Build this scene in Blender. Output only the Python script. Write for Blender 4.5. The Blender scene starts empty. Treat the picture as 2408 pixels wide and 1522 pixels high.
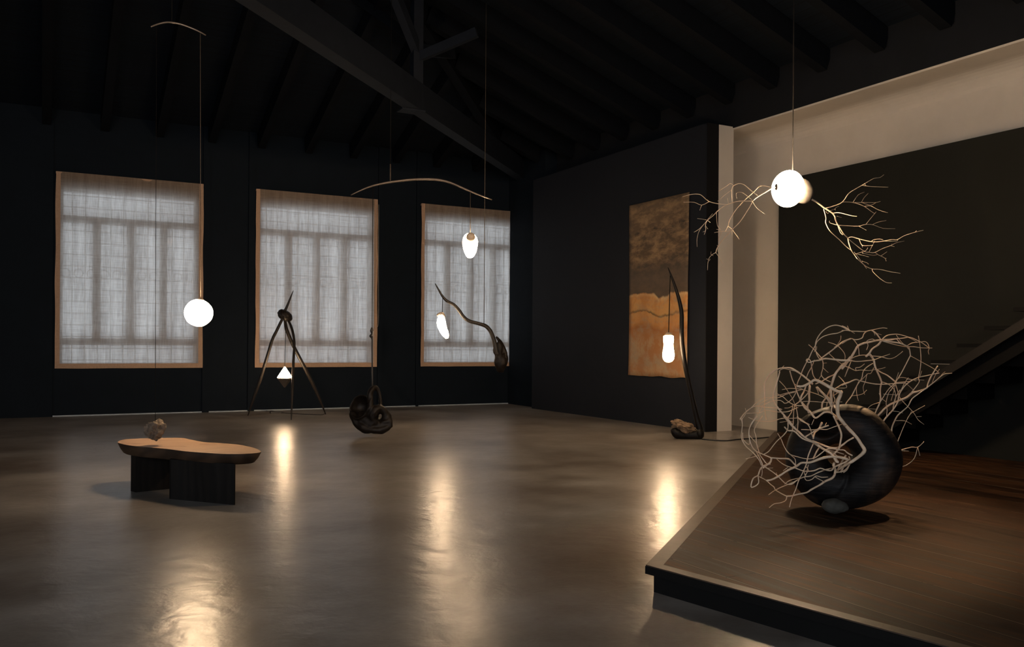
import bpy, bmesh, math, random
from mathutils import Vector, Matrix, noise

# ------------------------------------------------------------------ camera
scene = bpy.context.scene
W_PX, H_PX = 2408.0, 1522.0
FOC, CX, HY, ROLL, YAW = 2061.0, 1204.0, 811.8, 0.007, 0.491
CAM_Z = 1.5
cY, sY, cR, sR = math.cos(YAW), math.sin(YAW), math.cos(ROLL), math.sin(ROLL)
FWD = Vector((sY, cY, 0)); RGT = Vector((cY, -sY, 0)); UPV = Vector((0, 0, 1))
cam_d = bpy.data.cameras.new('camera')
cam = bpy.data.objects.new('camera', cam_d)
scene.collection.objects.link(cam)
cr = RGT * cR + UPV * sR
cu = UPV * cR - RGT * sR
M = Matrix.Identity(4)
for i in range(3):
    M[i][0] = cr[i]; M[i][1] = cu[i]; M[i][2] = -FWD[i]
M.translation = (0, 0, CAM_Z)
cam.matrix_world = M
cam_d.sensor_width = 36.0
cam_d.lens = FOC / W_PX * 36.0
cam_d.shift_y = (HY - H_PX / 2) / W_PX
cam_d.clip_start = 0.05
cam_d.clip_end = 200
scene.camera = cam

scene.view_settings.view_transform = 'Standard'
scene.view_settings.look = 'None'
scene.view_settings.gamma = 1
scene.view_settings.exposure = 0.38
scene.view_settings.use_curve_mapping = False
scene.cycles.use_denoising = True
scene.cycles.max_bounces = 7
scene.cycles.diffuse_bounces = 4
scene.cycles.glossy_bounces = 4
scene.cycles.transmission_bounces = 6
scene.cycles.transparent_max_bounces = 12
scene.cycles.sample_clamp_indirect = 4.0
scene.cycles.blur_glossy = 0.5

# ------------------------------------------------------------------ sky
world = bpy.data.worlds.new('sky')
scene.world = world
world.use_nodes = True
wb = world.node_tree.nodes['Background']
wb.inputs[0].default_value = (0.80, 0.90, 1.0, 1)
wb.inputs[1].default_value = 2.1

WARM = (1.0, 0.70, 0.42)

# ------------------------------------------------------------------ added fill lights
COL = scene.collection


def area(name, loc, target, sx, sy, power, color, spread=180):
    d = bpy.data.lights.new(name, 'AREA')
    d.shape = 'RECTANGLE'; d.size = sx; d.size_y = sy
    d.energy = power; d.color = color; d.spread = math.radians(spread)
    o = bpy.data.objects.new(name, d)
    COL.objects.link(o)
    o.location = loc
    o.rotation_euler = (Vector(target) - Vector(loc)).to_track_quat('-Z', 'Y').to_euler()
    return o


def spot(name, loc, target, power, color, angle, blend=0.8, radius=0.08):
    d = bpy.data.lights.new(name, 'SPOT')
    d.energy = power; d.color = color; d.spot_size = math.radians(angle); d.spot_blend = blend
    d.shadow_soft_size = radius
    o = bpy.data.objects.new(name, d)
    COL.objects.link(o)
    o.location = loc
    o.rotation_euler = (Vector(target) - Vector(loc)).to_track_quat('-Z', 'Y').to_euler()
    return o


BACK_Y, WALL_X, OUT_X, LEFT_X, REAR_Y = 19.84, 10.23, 10.83, -10.6, -8.0
EAVE, SLOPE = 6.17, 0.36
# soft cool fill panels added along the unseen left and rear walls
area('fill_left', (LEFT_X + .15, 3.0, 3.0), (0, 3.0, 2.2), 14, 3.6, 170, (0.86, 0.93, 1.0), 150)
area('fill_rear', (0.5, REAR_Y + .15, 3.0), (2, 6, 1.5), 12, 3.6, 480, (0.90, 0.94, 1.0), 150)
# warm fill spots added overhead, without fixtures, washing the window wall and the floor
spot('fill_spot_a', (-3.0, 1.0, 5.5), (3.5, 19.8, 2.3), 950, (1.0, 0.66, 0.40), 46)
spot('fill_spot_b', (4.5, 2.0, 5.6), (7.0, 19.8, 2.4), 760, (1.0, 0.66, 0.40), 46)

spot('fill_spot_c', (9.6, 6.2, 4.6), (6.2, 5.1, .9), 650, (1.0, 0.58, 0.28), 34)  # added warm rim light for the ring's branches


# ------------------------------------------------------------------ geometry helpers
def P(x, y, d):
    """point at forward distance d seen at photo pixel x,y"""
    dx, dy = x - CX, HY - y
    a = dx * cR - dy * sR
    b = dx * sR + dy * cR
    return Vector((0, 0, CAM_Z)) + (FWD + RGT * (a / FOC) + UPV * (b / FOC)) * d


def onz(x, y, z):
    r = P(x, y, 1.0) - Vector((0, 0, CAM_Z))
    return Vector((0, 0, CAM_Z)) + r * ((z - CAM_Z) / r.z)


def fwd_of(p):
    return p.x * sY + p.y * cY


def obj(name, bm, mat, parent=None, smooth=False, recalc=True):
    if recalc:
        bmesh.ops.recalc_face_normals(bm, faces=bm.faces)
    me = bpy.data.meshes.new(name)
    if parent is not None:
        acc = Vector((0, 0, 0)); q = parent
        while q is not None:
            acc += q.location; q = q.parent
        for v in bm.verts:
            v.co -= acc
    bm.to_mesh(me); bm.free()
    if smooth:
        for p in me.polygons:
            p.use_smooth = True
    for m in (mat if isinstance(mat, (list, tuple)) else [mat]):
        me.materials.append(m)
    o = bpy.data.objects.new(name, me)
    COL.objects.link(o)
    if parent is not None:
        o.parent = parent
    return o


def thing(name, label, cat, loc=(0, 0, 0), group=None):
    o = bpy.data.objects.new(name, None)
    COL.objects.link(o)
    o.location = loc
    o.empty_display_size = 0.1
    o['label'] = label; o['category'] = cat
    if group:
        o['group'] = group
    return o


def tag(o, label, cat, group=None):
    o['label'] = label; o['category'] = cat
    if group:
        o['group'] = group
    return o


def struct(o):
    o['kind'] = 'structure'
    return o


def box(bm, x0, x1, y0, y1, z0, z1):
    vs = [bm.verts.new((x, y, z)) for x in (x0, x1) for y in (y0, y1) for z in (z0, z1)]
    for f in ((0, 1, 3, 2), (4, 6, 7, 5), (0, 4, 5, 1), (2, 3, 7, 6), (0, 2, 6, 4), (1, 5, 7, 3)):
        bm.faces.new([vs[i] for i in f])
    return bm


def bx(*a):
    return box(bmesh.new(), *a)


def beam(bm, a, b, w, h, up=Vector((0, 0, 1))):
    """rectangular bar from a to b, width w across, height h along up"""
    a = Vector(a); b = Vector(b)
    t = (b - a).normalized()
    s = t.cross(up).normalized()
    u = s.cross(t).normalized()
    vs = []
    for p in (a, b):
        for i, j in ((-1, -1), (1, -1), (1, 1), (-1, 1)):
            vs.append(bm.verts.new(p + s * (w / 2 * i) + u * (h / 2 * j)))
    for f in ((0, 1, 2, 3), (7, 6, 5, 4), (0, 4, 5, 1), (1, 5, 6, 2), (2, 6, 7, 3), (3, 7, 4, 0)):
        bm.faces.new([vs[i] for i in f])
    return bm


def prism(bm, pts, z0, z1):
    lo = [bm.verts.new((p[0], p[1], z0)) for p in pts]
    hi = [bm.verts.new((p[0], p[1], z1)) for p in pts]
    n = len(pts)
    bm.faces.new(lo[::-1]); bm.faces.new(hi)
    for i in range(n):
        bm.faces.new((lo[i], lo[(i + 1) % n], hi[(i + 1) % n], hi[i]))
    return bm


def catmull(pts, n=4):
    out = []
    m = len(pts)
    if m < 3:
        return [(Vector(p[0]), p[1]) for p in pts]
    for i in range(m - 1):
        p0 = pts[max(i - 1, 0)]; p1 = pts[i]; p2 = pts[i + 1]; p3 = pts[min(i + 2, m - 1)]
        for k in range(n):
            t = k / n
            t2, t3 = t * t, t * t * t
            q = 0.5 * ((2 * p1[0]) + (p2[0] - p0[0]) * t + (2 * p0[0] - 5 * p1[0] + 4 * p2[0] - p3[0]) * t2
                       + (3 * p1[0] - p0[0] - 3 * p2[0] + p3[0]) * t3)
            out.append((q, p1[1] + (p2[1] - p1[1]) * t))
    out.append((pts[-1][0].copy(), pts[-1][1]))
    return out


def tube(bm, pts, sides=8, smooth=4, knob=0.0, seed=0, flat=1.0):
    """pts: list of (Vector, radius)"""
    pts = catmull([(Vector(p), r) for p, r in pts], smooth)
    rings = []
    t = (pts[1][0] - pts[0][0]).normalized()
    ref = Vector((0, 0, 1)) if abs(t.z) < 0.9 else Vector((1, 0, 0))
    s = t.cross(ref).normalized()
    for i, (p, r) in enumerate(pts):
        if i == 0:
            t = pts[1][0] - pts[0][0]
        elif i == len(pts) - 1:
            t = pts[-1][0] - pts[-2][0]
        else:
            t = pts[i + 1][0] - pts[i - 1][0]
        if t.length < 1e-9:
            t = Vector((0, 0, 1))
        t.normalize()
        s = s - t * s.dot(t)
        if s.length < 1e-6:
            s = t.orthogonal()
        s.normalize()
        u = t.cross(s)
        ring = []
        for k in range(sides):
            a = 2 * math.pi * k / sides
            rr = r
            if knob:
                rr = r * (1 + knob * noise.noise(Vector((p.x * 14 + seed, p.y * 14 + math.cos(a), p.z * 14 + math.sin(a)))))
            ring.append(bm.verts.new(p + s * (math.cos(a) * rr) + u * (math.sin(a) * rr * flat)))
        rings.append(ring)
    for i in range(len(rings) - 1):
        for k in range(sides):
            bm.faces.new((rings[i][k], rings[i][(k + 1) % sides], rings[i + 1][(k + 1) % sides], rings[i + 1][k]))
    bm.faces.new(rings[0][::-1]); bm.faces.new(rings[-1])
    return bm


def lathe(bm, prof, c, ax=None, seg=32, wob=0.0, seed=0, ex=1.0, ey=1.0):
    """prof: list of (r, h) along the axis through c"""
    ax = Vector((0, 0, 1)) if ax is None else Vector(ax).normalized()
    s = ax.cross(Vector((0.3, 1, 0.1))).normalized(); u = ax.cross(s)
    c = Vector(c)
    rings = []
    for r, h in prof:
        if r < 1e-5:
            rings.append([bm.verts.new(c + ax * h)]); continue
        ring = []
        for k in range(seg):
            a = 2 * math.pi * k / seg
            p = s * (math.cos(a) * r * ex) + u * (math.sin(a) * r * ey) + ax * h
            if wob:
                q = p * 9 + Vector((seed, seed * 2.3, 0))
                p = p * (1 + wob * noise.noise(q))
            ring.append(bm.verts.new(c + p))
        rings.append(ring)
    for i in range(len(rings) - 1):
        A, B = rings[i], rings[i + 1]
        if len(A) == 1 and len(B) == 1:
            continue
        for k in range(seg):
            k2 = (k + 1) % seg
            if len(A) == 1:
                bm.faces.new((A[0], B[k], B[k2]))
            elif len(B) == 1:
                bm.faces.new((A[k], B[0], A[k2]))
            else:
                bm.faces.new((A[k], B[k], B[k2], A[k2]))
    if len(rings[0]) > 1:
        bm.faces.new(rings[0])
    if len(rings[-1]) > 1:
        bm.faces.new(rings[-1])
    return bm


def ball(bm, c, r, sub=4, sx=1, sy=1, sz=1, wob=0.0, freq=3.0, seed=0, rot=None, octs=1):
    n0 = len(bm.verts)
    res = bmesh.ops.create_icosphere(bm, subdivisions=sub, radius=1.0)
    R = rot if rot is not None else Matrix.Identity(3)
    for v in res['verts']:
        p = v.co.normalized()
        k = 1.0
        if wob:
            f = freq; a = wob
            for o_ in range(octs):
                k += a * noise.noise(p * f + Vector((seed, seed * 1.7, seed * .3)))
                f *= 2.1; a *= 0.55
        v.co = Vector(c) + R @ Vector((p.x * sx * r * k, p.y * sy * r * k, p.z * sz * r * k))
    return bm


# view frame matrix: columns = photo right, into the picture, up
VF = Matrix(((cY, sY, 0), (-sY, cY, 0), (0, 0, 1)))


# ------------------------------------------------------------------ material helpers
def new_mat(name):
    m = bpy.data.materials.new(name)
    m.use_nodes = True
    nt = m.node_tree
    b = nt.nodes['Principled BSDF']
    return m, nt, b


def N(nt, t, **kw):
    n = nt.nodes.new(t)
    for k, v in kw.items():
        setattr(n, k, v)
    return n


def coords(nt, scale=(1, 1, 1), rot=(0, 0, 0), kind='Object'):
    tc = N(nt, 'ShaderNodeTexCoord'); mp = N(nt, 'ShaderNodeMapping')
    mp.inputs['Scale'].default_value = scale
    mp.inputs['Rotation'].default_value = rot
    nt.links.new(tc.outputs[kind], mp.inputs['Vector'])
    return mp.outputs['Vector']


def ntex(nt, vec, scale, detail=4, rough=0.6, dist=0.0):
    n = N(nt, 'ShaderNodeTexNoise')
    n.inputs['Scale'].default_value = scale
    n.inputs['Detail'].default_value = detail
    n.inputs['Roughness'].default_value = rough
    n.inputs['Distortion'].default_value = dist
    nt.links.new(vec, n.inputs['Vector'])
    return n.outputs['Fac']


def ramp(nt, fac, stops, interp='LINEAR'):
    r = N(nt, 'ShaderNodeValToRGB')
    r.color_ramp.interpolation = interp
    e = r.color_ramp.elements
    while len(e) > 1:
        e.remove(e[-1])
    e[0].position = stops[0][0]; e[0].color = (*stops[0][1], 1)
    for p, c in stops[1:]:
        x = e.new(p); x.color = (*c, 1)
    nt.links.new(fac, r.inputs['Fac'])
    return r.outputs['Color']


def mix(nt, a, b, fac, mode='MIX'):
    n = N(nt, 'ShaderNodeMix', data_type='RGBA', blend_type=mode)
    for s, v in ((n.inputs[0], fac), (n.inputs[6], a), (n.inputs[7], b)):
        if isinstance(v, (int, float)):
            s.default_value = v
        elif isinstance(v, tuple):
            s.default_value = (*v, 1) if len(v) == 3 else v
        else:
            nt.links.new(v, s)
    return n.outputs[2]


def mrange(nt, v, a, b, c, d):
    n = N(nt, 'ShaderNodeMapRange')
    nt.links.new(v, n.inputs[0])
    for i, x in enumerate((a, b, c, d)):
        n.inputs[i + 1].default_value = x
    return n.outputs[0]


def math_(nt, op, a, b=None, c=None):
    n = N(nt, 'ShaderNodeMath', operation=op)
    for i, v in enumerate((a, b, c)):
        if v is None:
            continue
        if isinstance(v, (int, float)):
            n.inputs[i].default_value = v
        else:
            nt.links.new(v, n.inputs[i])
    return n.outputs[0]


def bump(nt, b, h, strength=0.3, dist=0.02):
    n = N(nt, 'ShaderNodeBump')
    n.inputs['Strength'].default_value = strength
    n.inputs['Distance'].default_value = dist
    nt.links.new(h, n.inputs['Height'])
    nt.links.new(n.outputs['Normal'], b.inputs['Normal'])


def simple(name, c1, c2, scale=4, rough=0.6, bstr=0.15, bdist=0.01, stretch=(1, 1, 1), metal=0.0, detail=5, spec=0.5):
    m, nt, b = new_mat(name)
    v = coords(nt, stretch)
    f = ntex(nt, v, scale, detail)
    nt.links.new(ramp(nt, f, [(0.3, c1), (0.7, c2)]), b.inputs['Base Color'])
    b.inputs['Roughness'].default_value = rough
    b.inputs['Metallic'].default_value = metal
    b.inputs['Specular IOR Level'].default_value = spec
    if bstr:
        bump(nt, b, f, bstr, bdist)
    return m


def glow(name, color, strength, body=(0.9, 0.85, 0.78)):
    m, nt, b = new_mat(name)
    b.inputs['Base Color'].default_value = (*body, 1)
    b.inputs['Roughness'].default_value = 0.25
    f = ntex(nt, coords(nt), 3.0, 2)
    s = mrange(nt, f, 0.3, 0.7, strength * 0.93, strength * 1.07)
    b.inputs['Emission Color'].default_value = (*color, 1)
    nt.links.new(s, b.inputs['Emission Strength'])
    return m


# ------------------------------------------------------------------ materials
# polished concrete
m_floor, nt, b = new_mat('polished_concrete')
v = coords(nt, (1, 1, 1))
big = ntex(nt, v, 0.7, 5, 0.58, 0.0)
mid = ntex(nt, v, 1.7, 6, 0.62, 0.0)
fine = ntex(nt, v, 26, 4, 0.6)
c1 = ramp(nt, big, [(0.32, (0.135, 0.112, 0.094)), (0.5, (0.225, 0.205, 0.185)), (0.68, (0.300, 0.286, 0.270))])
c2 = ramp(nt, mid, [(0.3, (0.74, 0.72, 0.70)), (0.7, (1.18, 1.18, 1.18))])
cc = mix(nt, c1, c2, 0.85, 'MULTIPLY')
c3 = ramp(nt, fine, [(0.3, (0.9, 0.9, 0.9)), (0.7, (1.06, 1.06, 1.06))])
nt.links.new(mix(nt, cc, c3, 0.8, 'MULTIPLY'), b.inputs['Base Color'])
b.inputs['Roughness'].default_value = 0.285
b.inputs['Specular IOR Level'].default_value = 0.32
trowel = ntex(nt, coords(nt, (1, 1, 1), (0, 0, 0.5)), 4.5, 4, 0.55, 0.3)
bump(nt, b, trowel, 0.45, 0.014)

m_wall = simple('dark_navy_paint', (0.0036, 0.0068, 0.0112), (0.0048, 0.0085, 0.0140), 3, 0.8, 0.05, spec=0.12)
m_part = simple('charcoal_partition_paint', (0.0088, 0.0106, 0.0152), (0.0104, 0.0124, 0.0178), 2, 0.7, 0.04, spec=0.2)
m_low = simple('dark_olive_wall_paint', (0.0068, 0.0070, 0.0054), (0.0082, 0.0084, 0.0066), 2, 0.75, 0.04, spec=0.15)
m_edge = simple('black_wall_end_paint', (0.007, 0.007, 0.008), (0.009, 0.009, 0.010), 2, 0.7, 0.03, spec=0.1)
m_cream = simple('cream_plaster', (0.56, 0.50, 0.43), (0.61, 0.55, 0.48), 2, 0.85, 0.04)
m_header = simple('dark_header_paint', (0.010, 0.011, 0.013), (0.013, 0.014, 0.017), 2, 0.85, 0.04, spec=0.1)


def board_mat(name, axis, c1, c2, pitch=0.16):
    m, nt, b = new_mat(name)
    tc = N(nt, 'ShaderNodeTexCoord'); sp = N(nt, 'ShaderNodeSeparateXYZ')
    nt.links.new(tc.outputs['Object'], sp.inputs[0])
    co = sp.outputs[axis]
    fr = math_(nt, 'FRACT', math_(nt, 'DIVIDE', co, pitch))
    gap = math_(nt, 'LESS_THAN', fr, 0.06)
    st = (0.6, 9, 9) if axis == 1 else (9, 0.6, 9)
    g = ntex(nt, coords(nt, st), 1.0, 5)
    col = ramp(nt, g, [(0.3, c1), (0.7, c2)])
    nt.links.new(mix(nt, col, (0.003, 0.003, 0.003), gap), b.inputs['Base Color'])
    b.inputs['Roughness'].default_value = 0.8
    b.inputs['Specular IOR Level'].default_value = 0.1
    bump(nt, b, g, 0.2, 0.01)
    return m


m_roofA = board_mat('dark_roof_boards_hip', 1, (0.0040, 0.0062, 0.0100), (0.0066, 0.0100, 0.0160))
m_roofB = board_mat('dark_roof_boards_side', 0, (0.0040, 0.0062, 0.0100), (0.0066, 0.0100, 0.0160))
m_rafter = simple('dark_rafter_timber', (0.0022, 0.0030, 0.0046), (0.0038, 0.0050, 0.0074), 3, 0.8, 0.15, stretch=(3, 3, 3), spec=0.1)
m_truss = simple('dark_truss_timber', (0.0065, 0.0090, 0.0140), (0.0095, 0.0130, 0.0200), 5, 0.7, 0.2, spec=0.15)
m_winframe = simple('window_frame_paint', (0.10, 0.075, 0.06), (0.13, 0.10, 0.08), 5, 0.5, 0.05)
m_iron = simple('outside_iron_grille', (0.03, 0.03, 0.03), (0.05, 0.05, 0.05), 5, 0.6, 0.05)
m_reveal = simple('window_reveal_plaster', (0.30, 0.28, 0.26), (0.34, 0.32, 0.30), 5, 0.8, 0.05)

m_glass = bpy.data.materials.new('window_glass'); m_glass.use_nodes = True
nt = m_glass.node_tree; nt.nodes.clear()
o_ = N(nt, 'ShaderNodeOutputMaterial'); mx = N(nt, 'ShaderNodeMixShader')
tr = N(nt, 'ShaderNodeBsdfTransparent'); gl = N(nt, 'ShaderNodeBsdfGlossy'); gl.inputs['Roughness'].default_value = 0.03
mx.inputs[0].default_value = 0.06
nt.links.new(tr.outputs[0], mx.inputs[1]); nt.links.new(gl.outputs[0], mx.inputs[2]); nt.links.new(mx.outputs[0], o_.inputs[0])

# linen blind: thin woven cloth, diffuse + translucent + a little open weave
m_cloth = bpy.data.materials.new('linen_blind_cloth'); m_cloth.use_nodes = True
nt = m_cloth.node_tree; nt.nodes.clear()
o_ = N(nt, 'ShaderNodeOutputMaterial')
v = coords(nt, (1, 1, 1))
vs = coords(nt, (60, 60, 3)); hs = coords(nt, (2.5, 2.5, 70))
w1 = ntex(nt, vs, 1.0, 3); w2 = ntex(nt, hs, 1.0, 3)
w3 = ntex(nt, coords(nt, (9, 9, 0.7)), 1.0, 3, 0.5, 0.2)
weave = math_(nt, 'ADD', math_(nt, 'MULTIPLY', w1, 0.35), math_(nt, 'ADD', math_(nt, 'MULTIPLY', w2, 0.3), math_(nt, 'MULTIPLY', w3, 0.35)))
df = N(nt, 'ShaderNodeBsdfDiffuse'); tl = N(nt, 'ShaderNodeBsdfTranslucent'); tp = N(nt, 'ShaderNodeBsdfTransparent')
nt.links.new(ramp(nt, weave, [(0.35, (0.30, 0.235, 0.18)), (0.65, (0.40, 0.32, 0.25))]), df.inputs[0])
nt.links.new(ramp(nt, weave, [(0.38, (0.34, 0.325, 0.30)), (0.62, (0.62, 0.60, 0.57))]), tl.inputs[0])
nt.links.new(ramp(nt, weave, [(0.40, (0.45, 0.45, 0.46)), (0.62, (1, 1, 1))]), tp.inputs[0])
m1 = N(nt, 'ShaderNodeMixShader'); m1.inputs[0].default_value = 0.5
m2 = N(nt, 'ShaderNodeMixShader'); m2.inputs[0].default_value = 0.05
nt.links.new(df.outputs[0], m1.inputs[1]); nt.links.new(tl.outputs[0], m1.inputs[2])
nt.links.new(m1.outputs[0], m2.inputs[1]); nt.links.new(tp.outputs[0], m2.inputs[2]); nt.links.new(m2.outputs[0], o_.inputs[0])

m_hem = simple('linen_hem_folded', (0.36, 0.235, 0.155), (0.43, 0.29, 0.20), 30, 0.9, 0.2, 0.003)
m_cord = simple('pale_blind_cord', (0.30, 0.27, 0.23), (0.38, 0.34, 0.30), 20, 0.7, 0)
m_strip = simple('pale_blue_floor_strip', (0.26, 0.31, 0.36), (0.32, 0.37, 0.42), 6, 0.5, 0)
m_black = simple('black_rubber_cable', (0.010, 0.010, 0.010), (0.016, 0.015, 0.014), 20, 0.5, 0)
m_wire = simple('bronze_suspension_rod', (0.06, 0.048, 0.036), (0.09, 0.072, 0.055), 20, 0.5, 0, metal=0.0, spec=0.2)
m_darkwire = simple('dark_suspension_cable', (0.006, 0.0055, 0.005), (0.010, 0.009, 0.008), 20, 0.6, 0, spec=0.1)

# charred wood
def charred(name, c1, c2, scale=5, stretch=(1, 1, 1), rough=0.5, bs=0.35, spec=0.25):
    m, nt, b = new_mat(name)
    b.inputs['Specular IOR Level'].default_value = spec
    v = coords(nt, stretch)
    wv = N(nt, 'ShaderNodeTexWave')
    wv.inputs['Scale'].default_value = scale; wv.inputs['Distortion'].default_value = 7
    wv.inputs['Detail'].default_value = 4; wv.inputs['Detail Scale'].default_value = 1.2
    nt.links.new(v, wv.inputs['Vector'])
    f = ntex(nt, v, scale * 1.3, 6)
    col = ramp(nt, mix(nt, wv.outputs['Fac'], f, 0.5), [(0.25, c1), (0.75, c2)])
    nt.links.new(col, b.inputs['Base Color'])
    nt.links.new(mrange(nt, f, 0.3, 0.7, rough - 0.1, rough + 0.15), b.inputs['Roughness'])
    bump(nt, b, wv.outputs['Fac'], bs, 0.006)
    return m


m_ring, nt, b = new_mat('charred_wood_ring')
gr = ntex(nt, coords(nt, (2.0, 2.0, 16), (0.5, 0.45, 0)), 2.0, 6, 0.65, 0.9)
pa = ntex(nt, coords(nt), 3.2, 5, 0.6, 0.5)
nt.links.new(mix(nt, ramp(nt, pa, [(0.35, (0.0040, 0.0040, 0.0050)), (0.52, (0.0110, 0.0088, 0.0080)), (0.68, (0.0400, 0.0250, 0.0165))]),
                 ramp(nt, gr, [(0.35, (0.55, 0.55, 0.55)), (0.7, (1.5, 1.4, 1.3))]), 0.9, 'MULTIPLY'), b.inputs['Base Color'])
b.inputs['Roughness'].default_value = 0.5
b.inputs['Specular IOR Level'].default_value = 0.2
bump(nt, b, gr, 0.5, 0.012)
m_char = charred('charred_bench_leg', (0.0055, 0.0044, 0.0038), (0.0085, 0.0066, 0.0054), 3, (1.5, 1.5, .3), 0.6, 0.04, 0.12)
m_horn = charred('dark_stained_root', (0.006, 0.0048, 0.004), (0.019, 0.014, 0.0105), 4, (2, 2, 2), 0.45, 0.12, 0.3)
m_horn2 = simple('black_stained_root', (0.0028, 0.0023, 0.0020), (0.0105, 0.0078, 0.0060), 4, 0.45, 0.12, spec=0.16)

# bench top
m_top, nt, b = new_mat('blond_wood_slab')
v = coords(nt, (1.2, 7, 1), (0, 0, math.radians(50)))
f = ntex(nt, v, 2.0, 6, 0.6, 1.2)
f2 = ntex(nt, coords(nt, (1, 1, 1)), 2.4, 4, 0.6, 1.5)
col = ramp(nt, f, [(0.3, (0.34, 0.205, 0.115)), (0.55, (0.42, 0.27, 0.165)), (0.75, (0.46, 0.30, 0.19))])
k = ramp(nt, f2, [(0.30, (0.62, 0.55, 0.5)), (0.42, (1, 1, 1))])
nt.links.new(mix(nt, col, k, 0.8, 'MULTIPLY'), b.inputs['Base Color'])
b.inputs['Roughness'].default_value = 0.5
bump(nt, b, f, 0.08, 0.004)
m_bark = charred('dark_live_edge', (0.026, 0.016, 0.010), (0.050, 0.029, 0.017), 1.6, (1, 1, 3), 0.6, 0.08, 0.2)

m_rock = simple('porous_grey_brown_rock', (0.05, 0.037, 0.028), (0.20, 0.15, 0.11), 22, 0.9, 0.8, 0.02)
m_rock2 = simple('rusty_brown_rock', (0.10, 0.065, 0.040), (0.34, 0.22, 0.13), 14, 0.9, 0.8, 0.02)
m_pebble = simple('smooth_grey_pebble', (0.036, 0.034, 0.028), (0.062, 0.058, 0.048), 30, 0.8, 0.25, 0.004)
m_pebble2 = simple('pale_veined_pebble', (0.012, 0.010, 0.008), (0.050, 0.043, 0.036), 9, 0.7, 0.15, 0.004)
m_branch = simple('bleached_branch_wood', (0.70, 0.50, 0.33), (0.88, 0.69, 0.50), 16, 0.65, 0.3, 0.003)
m_cap = simple('pale_wood_lamp_cap', (0.50, 0.40, 0.30), (0.62, 0.50, 0.38), 20, 0.6, 0.1)
m_bronze = simple('brushed_bronze_bar', (0.20, 0.16, 0.125), (0.30, 0.245, 0.20), 12, 0.38, 0.08, metal=0.7)
m_stonecone = simple('dark_clay_cone', (0.045, 0.034, 0.025), (0.07, 0.054, 0.04), 12, 0.8, 0.2)

# platform planks: rows run along Y, seams across X
m_plank, nt, b = new_mat('dark_stained_planks')
tc = N(nt, 'ShaderNodeTexCoord'); sp = N(nt, 'ShaderNodeSeparateXYZ'); nt.links.new(tc.outputs['Object'], sp.inputs[0])
X, Y = sp.outputs[0], sp.outputs[1]
pw = 0.235
row = math_(nt, 'FLOOR', math_(nt, 'DIVIDE', X, pw))
frx = math_(nt, 'FRACT', math_(nt, 'DIVIDE', X, pw))
seam = math_(nt, 'LESS_THAN', math_(nt, 'ABSOLUTE', math_(nt, 'SUBTRACT', frx, 0.5)), 0.5)
d_edge = math_(nt, 'MINIMUM', frx, math_(nt, 'SUBTRACT', 1.0, frx))
wn = N(nt, 'ShaderNodeTexWhiteNoise', noise_dimensions='1D'); nt.links.new(row, wn.inputs['W'])
ysh = math_(nt, 'ADD', Y, math_(nt, 'MULTIPLY', wn.outputs['Value'], 3.0))
fry = math_(nt, 'FRACT', math_(nt, 'DIVIDE', ysh, 3.4))
d_end = math_(nt, 'MULTIPLY', math_(nt, 'MINIMUM', fry, math_(nt, 'SUBTRACT', 1.0, fry)), 3.4 / pw)
dd = math_(nt, 'MINIMUM', d_edge, d_end)
gap = math_(nt, 'LESS_THAN', dd, 0.020)
cmb = N(nt, 'ShaderNodeCombineXYZ')
nt.links.new(math_(nt, 'MULTIPLY', X, 9.0), cmb.inputs[0])
nt.links.new(math_(nt, 'ADD', math_(nt, 'MULTIPLY', Y, 0.8), math_(nt, 'MULTIPLY', row, 7.3)), cmb.inputs[1])
g = ntex(nt, cmb.outputs[0], 1.2, 6, 0.62, 0.8)
patch = ntex(nt, coords(nt, (1, 1, 1)), 1.1, 4, 0.6, 0.5)
col = ramp(nt, g, [(0.30, (0.012, 0.0065, 0.0042)), (0.52, (0.034, 0.0165, 0.0085)), (0.72, (0.078, 0.038, 0.018))])
col = mix(nt, col, ramp(nt, patch, [(0.35, (0.60, 0.62, 0.64)), (0.65, (1.3, 1.15, 1.0))]), 0.9, 'MULTIPLY')
rowv = mrange(nt, wn.outputs['Value'], 0, 1, 0.7, 1.25)
hs_ = N(nt, 'ShaderNodeHueSaturation'); nt.links.new(rowv, hs_.inputs['Value']); nt.links.new(col, hs_.inputs['Color'])
worn = math_(nt, 'MULTIPLY', math_(nt, 'LESS_THAN', frx, 0.050), math_(nt, 'GREATER_THAN', ntex(nt, coords(nt, (0.5, 0.8, 1)), 2.2, 6, 0.7), 0.46))
wn2 = N(nt, 'ShaderNodeTexWhiteNoise', noise_dimensions='1D'); nt.links.new(math_(nt, 'ADD', row, 31.7), wn2.inputs['W'])
worn = math_(nt, 'MULTIPLY', worn, mrange(nt, wn2.outputs['Value'], 0.3, 0.75, 0.35, 1.2))
col = mix(nt, hs_.outputs['Color'], (0.24, 0.175, 0.12), worn)
nt.links.new(mix(nt, col, (0.006, 0.005, 0.004), gap), b.inputs['Base Color'])
nt.links.new(mrange(nt, g, 0.3, 0.7, 0.42, 0.58), b.inputs['Roughness'])
b.inputs['Specular IOR Level'].default_value = 0.22
b.inputs['Specular IOR Level'].default_value = 0.06
hh = math_(nt, 'SUBTRACT', math_(nt, 'MULTIPLY', g, 0.35), math_(nt, 'MULTIPLY', math_(nt, 'LESS_THAN', dd, 0.03), 0.6))
bump(nt, b, hh, 0.35, 0.006)
m_nosing = simple('brown_platform_edge_trim', (0.040, 0.028, 0.020), (0.070, 0.048, 0.033), 8, 0.42, 0.1, spec=0.22)
m_fascia = simple('black_platform_fascia', (0.0038, 0.0037, 0.0037), (0.0054, 0.0053, 0.0053), 4, 0.55, 0.06, spec=0.12)
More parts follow.
